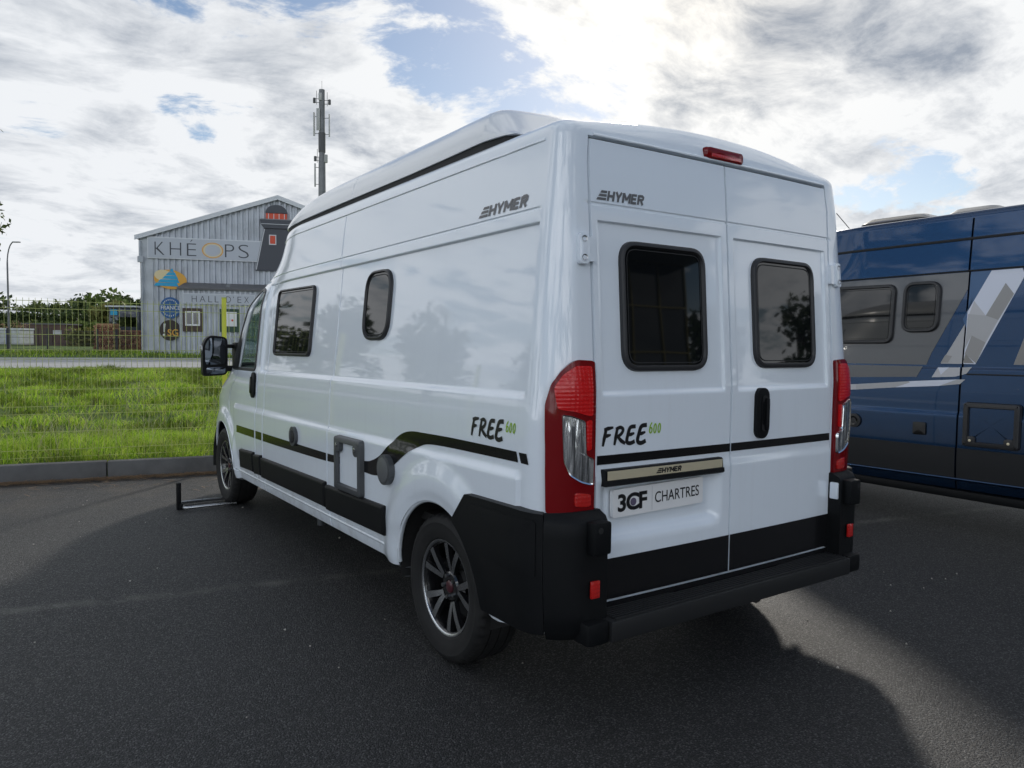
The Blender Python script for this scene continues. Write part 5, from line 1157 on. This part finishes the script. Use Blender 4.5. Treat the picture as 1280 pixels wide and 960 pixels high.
for off, z0, z1, wd in ((-.95, 27.2, 30.1, .22), (.95, 27.1, 29.9, .16), (-.35, 27.8, 30.5, .45), (-.85, 20.9, 23.8, .20), (-.10, 31.5, 32.4, .40)):
    c0 = np.array([X0, Y0, 0]) + rx * off - fx * (.45 if abs(off) < .6 else .1)
    mb = MB(); mb.box((c0[0], c0[1], (z0 + z1) / 2), (wd, .16, z1 - z0), bev=.03, R=Matrix.Rotation(math.atan2(rx[1], rx[0]), 3, 'Z')); pa = mb.build('panel_antenna', M['antenna'], ms, 40)
    mb = MB()
    for z in (z0 + .3, z1 - .5): mb.cyl((X0, Y0, z), (c0[0], c0[1], z), .035, 6)
    mb.build('bracket', M['mastdark'], pa)
for off, z in ((-.95, 31.6), (.95, 31.4), (-.85, 24.4)):
    c0 = np.array([X0, Y0, 0]) + rx * off; mb = MB(); mb.box((c0[0], c0[1], z), (.28, .3, .62), bev=.04); u_ = mb.build('radio_unit', M['mastdark'], ms, 40)
    mb = MB(); mb.cyl((c0[0] * .7 + X0 * .3, c0[1] * .7 + Y0 * .3, z - .5), (c0[0] * .7 + X0 * .3, c0[1] * .7 + Y0 * .3, z + 1.2), .03, 6); mb.cyl((X0, Y0, z + .2), (c0[0], c0[1], z + .2), .035, 6); mb.cyl((X0, Y0, z - .25), (c0[0], c0[1], z - .25), .035, 6); mb.build('bracket', M['mastdark'], u_)
mb = MB(); mb.cyl((X0, Y0, 32.9), (X0, Y0, 34.0), .02, 5); mb.build('lightning_rod', M['mastdark'], ms)
b0 = dep(11, 405, 60)
lp = thing('street_lamp', 'slim grey street lamp with curved arm at the left, beyond the fence', 'street lamp', (b0[0], b0[1], .6))
mb = MB(); pts = [(b0[0], b0[1], .5), (b0[0], b0[1], 7.4)] + [tuple(np.array([b0[0], b0[1], 0]) + rx * (.55 - .55 * math.cos(t)) * 1.1 + np.array([0, 0, 7.4 + 1.75 * math.sin(t)])) for t in np.radians([12, 25, 40, 55, 70, 82])]
mb.tube(pts, [.085] + [.06] + [.045] * 6, 8); mb.build('pole', M['mast'], lp, 60)
e0 = np.array(pts[-1]); mb = MB(); mb.box(tuple(e0 + rx * .25 + np.array([0, 0, -.02])), (.6, .2, .09), bev=.03, R=Matrix.Rotation(math.atan2(rx[1], rx[0]), 3, 'Z')); mb.build('lamp_head', M['trim'], lp, 40)
# boundary fence of the yard
M['darkpost'] = mat('dark_fence_steel', (.035, .035, .04), .5)
bf = thing('boundary_fence', 'dark wire boundary fence beside the warehouse, beyond the road', 'fence', en(5, 38.5, .6))
A0 = dep(-60, 440, 50.); A1 = dep(172, 440, 50.); A0[2] = A1[2] = .6
mb = MB()
for z in (.72, 1.1, 1.5, 1.95): mb.tube([(A0[0], A0[1], z), (A1[0], A1[1], z)], .014, 4, cap=False)
for t in np.linspace(0, 1, 190): p = A0 + (A1 - A0) * t; mb.tube([(p[0], p[1], .62), (p[0], p[1], 1.98)], .006, 3, cap=False)
tag(mb.build('wire_mesh', M['darkpost'], bf), kind='stuff')
for px in (-40, 10, 60, 122, 146):
    t = (px + 60) / 232; p = A0 + (A1 - A0) * t; mb = MB(); mb.box((p[0], p[1], 1.35), (.13, .13, 1.55)); mb.build('post', M['darkpost'], bf)
def atpx(px, D, z=.62): p = dep(px, 430, D); return np.array([p[0], p[1], z])
RZ = Matrix.Rotation(math.atan2(rx[1], rx[0]), 3, 'Z')
def obox(c, s, mb, bev=0.): mb.box(tuple(c), s, bev=bev, R=RZ); return mb
M['skipwhite'] = mat('skip_white', (.62, .64, .66), .5, fn=wear((.35, .33, .3), 2, .5)); M['skipblue'] = mat('skip_blue', (.03, .06, .22), .5); M['brick'] = mat('brown_cladding', (.11, .062, .05), .7, fn=wear((.06, .035, .03), 2, .6))
c0 = atpx(2, 74); sk = thing('skip_container', 'white open container with blue uprights at the left edge of the yard', 'container', tuple(c0))
obox(c0 + (0, 0, .95), (5.0, 2.2, 1.5), MB()).build('tub', M['skipwhite'], sk); obox(c0 + (0, 0, 1.70), (5.1, 2.3, .16), MB()).build('rim', M['skipwhite'], sk)
for o in (-1.9, -.9, .3, 1.4): obox(c0 + rx * o - fx * 1.14 + (0, 0, .9), (.28, .10, 1.4), MB()).build('upright', M['skipblue'], sk)
mb = MB()
for i in range(60): p = c0 + rx * rng.uniform(-2.4, 2.4) + fx * rng.uniform(-.9, .9) + (0, 0, rng.uniform(1.7, 2.3)); q = p + np.array(rng.normal(0, .35, 3)) * (1, 1, .5); mb.tube([tuple(p), tuple(q)], .03, 4)
tag(mb.build('branches', M['needle'], sk), kind='stuff')
c0 = atpx(66, 82); sh = thing('storage_shed', 'low brown storage shed with dark doors in the yard behind the fence', 'shed', tuple(c0))
obox(c0 + (0, 0, 1.15), (4.6, 3.0, 2.3), MB()).build('wall', M['brick'], sh); obox(c0 + (0, 0, 2.36), (4.9, 3.3, .14), MB()).build('roof', M['roofdark'], sh); obox(c0 + rx * 1.45 - fx * 1.53 + (0, 0, 1.45), (.9, .05, .5), MB()).build('notice', M['skipwhite'], sh)
for o in (-1.2, .3): obox(c0 + rx * o - fx * 1.53 + (0, 0, 1.0), (1.2, .05, 1.9), MB()).build('door', M['woodframe'], sh)
M['logend'] = mat('log_end', (.46, .27, .15), .85, fn=wear((.14, .075, .045), 9, .8)); M['logbark'] = mat('log_bark', (.26, .115, .07), .9, fn=wear((.20, .10, .06), 6, .8))
for px, D, w_, h_, lab in ((135, 52, 1.35, 1.75, 'taller brown firewood stack left of the dark fence post'), (165, 54, 1.75, 1.45, 'brown firewood stack against the warehouse corner')):
    c0 = atpx(px, D); ls = thing('log_stack', lab, 'log stack', tuple(c0), 'firewood stacks in the yard'); mb = MB(); r_ = .085; row = 0; z = r_ + .12
    while z < h_:
        o = -w_ / 2 + (r_ if row % 2 else 0)
        while o < w_ / 2: rr = r_ * rng.uniform(.75, 1.05); p = c0 + rx * (o + rng.normal(0, .01)) + (0, 0, z); mb.tube([tuple(p - fx * (.45 + rng.uniform(0, .08))), tuple(p + fx * .45)], rr, 7, mi=int(rng.random() < .45)); o += 2 * r_
        z += r_ * 1.75; row += 1
    tag(mb.build('logs', [M['logbark'], M['logend']], ls), kind='stuff')
    obox(c0 + (0, 0, .06), (w_ * 1.05, .8, .12), MB()).build('pallet', M['logend'], ls)
    if h_ > 1.6: obox(c0 + (0, 0, h_ + .08), (w_ * .9, .8, .14), MB()).build('cover', M['logend'], ls)
M['lorry'] = mat('lorry_navy', (.02, .025, .045), .4, coat=.5)
c0 = atpx(164, 60); lo = thing('lorry', 'dark navy lorry parked behind the firewood beside the warehouse', 'lorry', tuple(c0))
obox(c0 + (0, 0, 2.3), (2.4, 2.2, 2.2), MB(), .12).build('cab', M['lorry'], lo, 40); obox(c0 + fx * 4.5 + (0, 0, 2.2), (2.45, 6.5, 2.3), MB(), .03).build('load_body', M['mastdark'], lo, 40); obox(c0 - fx * 1.12 + (0, 0, 2.2), (2.0, .04, .75), MB()).build('windscreen', M['mirrorglass'], lo); obox(c0 - fx * 1.12 - rx * .75 + (0, 0, 2.95), (.55, .05, .45), MB()).build('roof_plate', M['signblue'], lo)
obox(c0 + fx * 2.5 + (0, 0, 3.40), (2.5, 8, .12), MB()).build('roof_sheet', M['trimlight'], lo); obox(c0 - fx * 1.14 + (0, 0, 1.35), (2.4, .12, .35), MB(), .03).build('bumper', M['trim'], lo, 40)
for o, d in ((-1., -.2), (1., -.2), (-1., 5.5), (1., 5.5)): p = c0 + rx * o + fx * d + (0, 0, .48); mb = MB(); mb.cyl(tuple(p - rx * .14), tuple(p + rx * .14), .48, 18); mb.build('wheel', M['tyre'], lo, 40)
c0 = atpx(10, 105); gh = thing('long_shed', 'long white roofed shed behind the hedge at the left edge', 'shed', tuple(c0))
obox(c0 + (0, 0, 2.0), (13, 5, 2.9), MB()).build('wall', M['green'], gh)
mb = MB(); mb.add([tuple(c0 + rx * a + fx * b_ + (0, 0, z)) for a, b_, z in ((-6.7, -2.8, 4.7), (6.0, -2.8, 3.9), (6.0, 3, 4.3), (-6.7, 3, 5.1), (-6.7, -2.8, 4.45), (6.0, -2.8, 3.65), (6.0, 3, 4.1), (-6.7, 3, 4.9))], [(0, 1, 2, 3), (4, 5, 1, 0), (7, 6, 5, 4), (1, 5, 6, 2), (0, 3, 7, 4), (3, 2, 6, 7)]); mb.build('roof', M['skipwhite'], gh)

# ------------------------------------------------------------------ trees and hedges
def leafmat(name, cols):
    def fn(k, b):
        r = k.new('ShaderNodeNewGeometry').outputs['Random Per Island']; cr = k.new('ShaderNodeValToRGB'); e = cr.color_ramp.elements
        e[0].color = (*cols[0], 1); e[1].color = (*cols[-1], 1)
        for i, c_ in enumerate(cols[1:-1]): q = e.new((i + 1) / (len(cols) - 1)); q.color = (*c_, 1)
        k.l.new(r, cr.inputs[0]); k.l.new(cr.outputs[0], b.inputs['Base Color'])
        out = k.n['Material Output']; t = k.new('ShaderNodeBsdfTranslucent'); k.l.new(cr.outputs[0], t.inputs['Color']); mx = k.new('ShaderNodeMixShader'); mx.inputs[0].default_value = .3
        k.l.new(b.outputs[0], mx.inputs[1]); k.l.new(t.outputs[0], mx.inputs[2]); k.l.new(mx.outputs[0], out.inputs['Surface'])
    return mat(name, cols[1], .6, spec=.3, fn=fn)
M['leafA'] = leafmat('leaf_dark', [(.030, .050, .017), (.055, .085, .026), (.085, .115, .038)])
M['leafB'] = leafmat('leaf_mid', [(.050, .075, .022), (.095, .130, .036), (.145, .170, .055)])
M['leafC'] = leafmat('leaf_yellow', [(.080, .095, .025), (.150, .155, .045), (.210, .190, .060)])
M['leafD'] = leafmat('leaf_bright', [(.060, .095, .020), (.110, .160, .035), (.160, .210, .050)])
M['bark'] = mat('bark', (.10, .08, .06), .9, fn=wear((.05, .04, .03), 5, .7, .1, .6, 30))
def leaves(Cn, Rr, N, size, flat=1.):
    k_ = rng.choice(len(Cn), N, p=np.array([r ** 2 for r in Rr]) / sum(r ** 2 for r in Rr)); C_ = np.array(Cn)[k_]; R2 = np.array(Rr)[k_]
    d = rng.normal(0, 1, (N, 3)); d /= np.linalg.norm(d, axis=1, keepdims=True); rad = R2 * rng.random(N) ** .38 * rng.uniform(.85, 1.15, N)
    P = C_ + d * rad[:, None] * np.array([1, 1, flat]); a = rng.normal(0, 1, (N, 3)); a /= np.linalg.norm(a, axis=1, keepdims=True); b_ = np.cross(a, d + rng.normal(0, .6, (N, 3))); b_ /= np.linalg.norm(b_, axis=1, keepdims=True) + 1e-9
    s = (size * rng.uniform(.55, 1.3, N))[:, None]
    V = np.stack([P - a * s, P + b_ * s * .55, P + a * s, P - b_ * s * .55], 1).reshape(-1, 3); return V, np.arange(N * 4).reshape(-1, 4)
def tree(base, H, R, m_, label, N=1500, size=.3, tall=.8, group=None, bare=.28):
    t = thing('tree', label, 'tree', tuple(base), group)
    mb = MB(); tr = np.array(base); lean = rng.normal(0, .03, 2) * H
    tops = []
    mb.tube([tuple(tr + (0, 0, -.2)), tuple(tr + (lean[0] * .5, lean[1] * .5, H * .4)), tuple(tr + (lean[0], lean[1], H * .75))], [R * .085, R * .06, R * .025], 8)
    Cn = []; Rr = []
    for i in range(13):
        a = rng.uniform(0, 6.283); rr = R * rng.uniform(.25, .78) * (1 if i > 2 else .2); z = H * (bare + (1 - bare) * rng.uniform(.15, .86)); k_ = 1 - abs((z / H - .58)) * .8
        p = tr + (lean[0] + rr * k_ * math.cos(a), lean[1] + rr * k_ * math.sin(a), z); Cn.append(p); Rr.append(R * rng.uniform(.26, .48))
        s0 = tr + (lean[0] * .5, lean[1] * .5, H * rng.uniform(.3, .6)); mb.tube([tuple(s0), tuple(.5 * (s0 + p) + (0, 0, .05 * H)), tuple(p)], [R * .03, R * .02, R * .008], 5)
    mb.build('trunk', M['bark'], t, 50)
    V, F = leaves(Cn, Rr, N, size, tall); meshobj('crown', V, F, M[m_], t)
    return t
# the crown that reaches in at the left edge
b0 = atpx(-80, 30, .55); tree(b0, 10.6, 3.0, 'leafB', 'leafy tree whose branches reach in at the left edge of the picture', 5200, .12, 1.0)
far = [(-30, 128, 9.0, 5.0, 'leafA', 'dark round tree on the skyline at the far left'), (8, 122, 8.8, 4.6, 'leafA', 'dark tree on the skyline right behind the street lamp'), (34, 135, 9.0, 4.6, 'leafB', 'greyish green tree on the skyline right of the street lamp'), (62, 140, 8.2, 4.8, 'leafA', 'low dark tree between two taller ones on the skyline'), (86, 132, 9.0, 4.8, 'leafB', 'mid green tree left of the bright bushy tree on the skyline'), (108, 128, 9.4, 4.6, 'leafA', 'dark tree behind the bright bushy tree on the skyline'), (127, 105, 8.8, 4.4, 'leafD', 'bright green bushy tree nearest the yard on the skyline'), (143, 92, 6.2, 3.0, 'leafC', 'yellowish bush tree beside the dark lorry'), (152, 135, 9.2, 4.4, 'leafA', 'dark skyline tree just left of the warehouse'), (168, 125, 9.0, 4.2, 'leafA', 'dark skyline tree touching the warehouse corner')]
for px, D, H, R, m_, lab in far: tree(atpx(px, D, .7), H * .84, R, m_, lab, 1500, .42, .85, 'trees on the skyline beyond the yard', .12)
def hedge(px0, px1, D, z1, m_, label, N, size=.22):
    a, b_ = atpx(px0, D), atpx(px1, D); t = thing('hedge', label, 'hedge', tuple((a + b_) / 2)); n = max(4, int(np.linalg.norm(b_ - a) / .9)); Cn = []; Rr = []
    for i in range(n + 1):
        for z in np.arange(.5, z1 - .45, .8): Cn.append(a + (b_ - a) * i / n + fx * rng.uniform(-.4, .4) + (0, 0, z)); Rr.append(rng.uniform(.6, .85))
    V, F = leaves(Cn, Rr, N, size, .9); meshobj('foliage', V, F, M[m_], t)
    mb = MB()
    for i in range(0, n + 1, 2): p = a + (b_ - a) * i / n; mb.tube([tuple(p), tuple(p + (0, 0, z1 * .6))], .05, 5)
    mb.build('stems', M['bark'], t)
hedge(-60, 175, 98, 4.4, 'leafA', 'tall dark hedge behind the long white roofed shed', 9000, .3)
hedge(-50, 62, 88, 3.0, 'leafB', 'clipped green hedge below the white shed roof at the left', 5200)
hedge(52, 121, 84, 3.3, 'leafD', 'light green hedge above the brown storage shed', 4600)
hedge(92, 120, 78, 2.3, 'leafC', 'small yellowish shrubs left of the firewood stacks', 900)
# trees left of the view that the van's glass and paint mirror
for i, (x_, y_, H, R) in enumerate(((-13, 52, 8.0, 4.2), (-19, 49, 6.8, 3.8), (-25, 46, 8.4, 4.4), (-32, 42, 7.2, 4.0), (-38, 34, 8.6, 4.6), (-42, 24, 7.4, 4.2), (-44, 12, 8.2, 4.6))):
    tree((x_, y_, .5), H, R, 'leafA' if i % 2 else 'leafB', ['tree nearest the warehouse in the row mirrored in the front side window', 'second mirrored tree left of the view, low and dark', 'third mirrored tree left of the view, tall with a pale green crown', 'fourth mirrored tree left of the view, short and dark', 'fifth mirrored tree left of the view, tallest pale green one', 'sixth mirrored tree left of the view, short and dark near the lot', 'last mirrored tree left of the view, pale green and nearest the viewer'][i], 1500, .34, .9, 'trees mirrored in the van side', .12)
for i, (x_, y_, H, R) in enumerate(((26, -22, 6.5, 3.6), (33, -20, 7.4, 4.0), (41, -16, 6.8, 3.8))):
    tree((x_, y_, 0), H, R, 'leafA', ['shortest dark tree behind the viewer, mirrored beside the showroom', 'tallest dark tree behind the viewer, mirrored in the right rear window', 'dark tree farthest right behind the viewer, mirrored by the right rear window edge'][i], 1300, .34, .9, 'trees mirrored in the rear window', .15)

# ------------------------------------------------------------------ showroom behind the viewer, seen mirrored in the rear window
M['mullion'] = mat('yellow_mullion', (.20, .16, .02), .45); M['cladwhite'] = mat('showroom_panel', (.55, .56, .57), .5)
sr = thing('showroom', 'glass fronted showroom with yellow glazing bars, mirrored in the left rear window', 'building', (12.2, -16, 0))
mb = MB(); mb.box((12.2, -24.2, 3.7), (9.9, 16, 7.4)); mb.build('hall', M['cladwhite'], sr)
mb = MB(); mb.box((12.2, -15.6, 7.15), (10.6, 2.2, .8), bev=.05); mb.build('canopy', M['trim'], sr, 40)
for i in range(6):
    for j in range(4):
        mb = MB(); mb.box((7.3 + 1.65 * (i + .5), -16.12, .35 + 1.6 * (j + .5)), (1.58, .06, 1.53), R=Matrix.Rotation(.004 * ((i * 3 + j * 5) % 5 - 2), 3, 'Z')); mb.build('pane', M['darkglass'], sr)
for i in range(7): mb = MB(); mb.box((7.3 + 1.65 * i, -16.06, 3.55), (.055, .12, 6.5)); mb.build('mullion', M['mullion'], sr)
for j in range(5): mb = MB(); mb.box((12.25, -16.045, .35 + 1.6 * j), (9.9, .10, .045)); mb.build('transom', M['mullion'], sr)
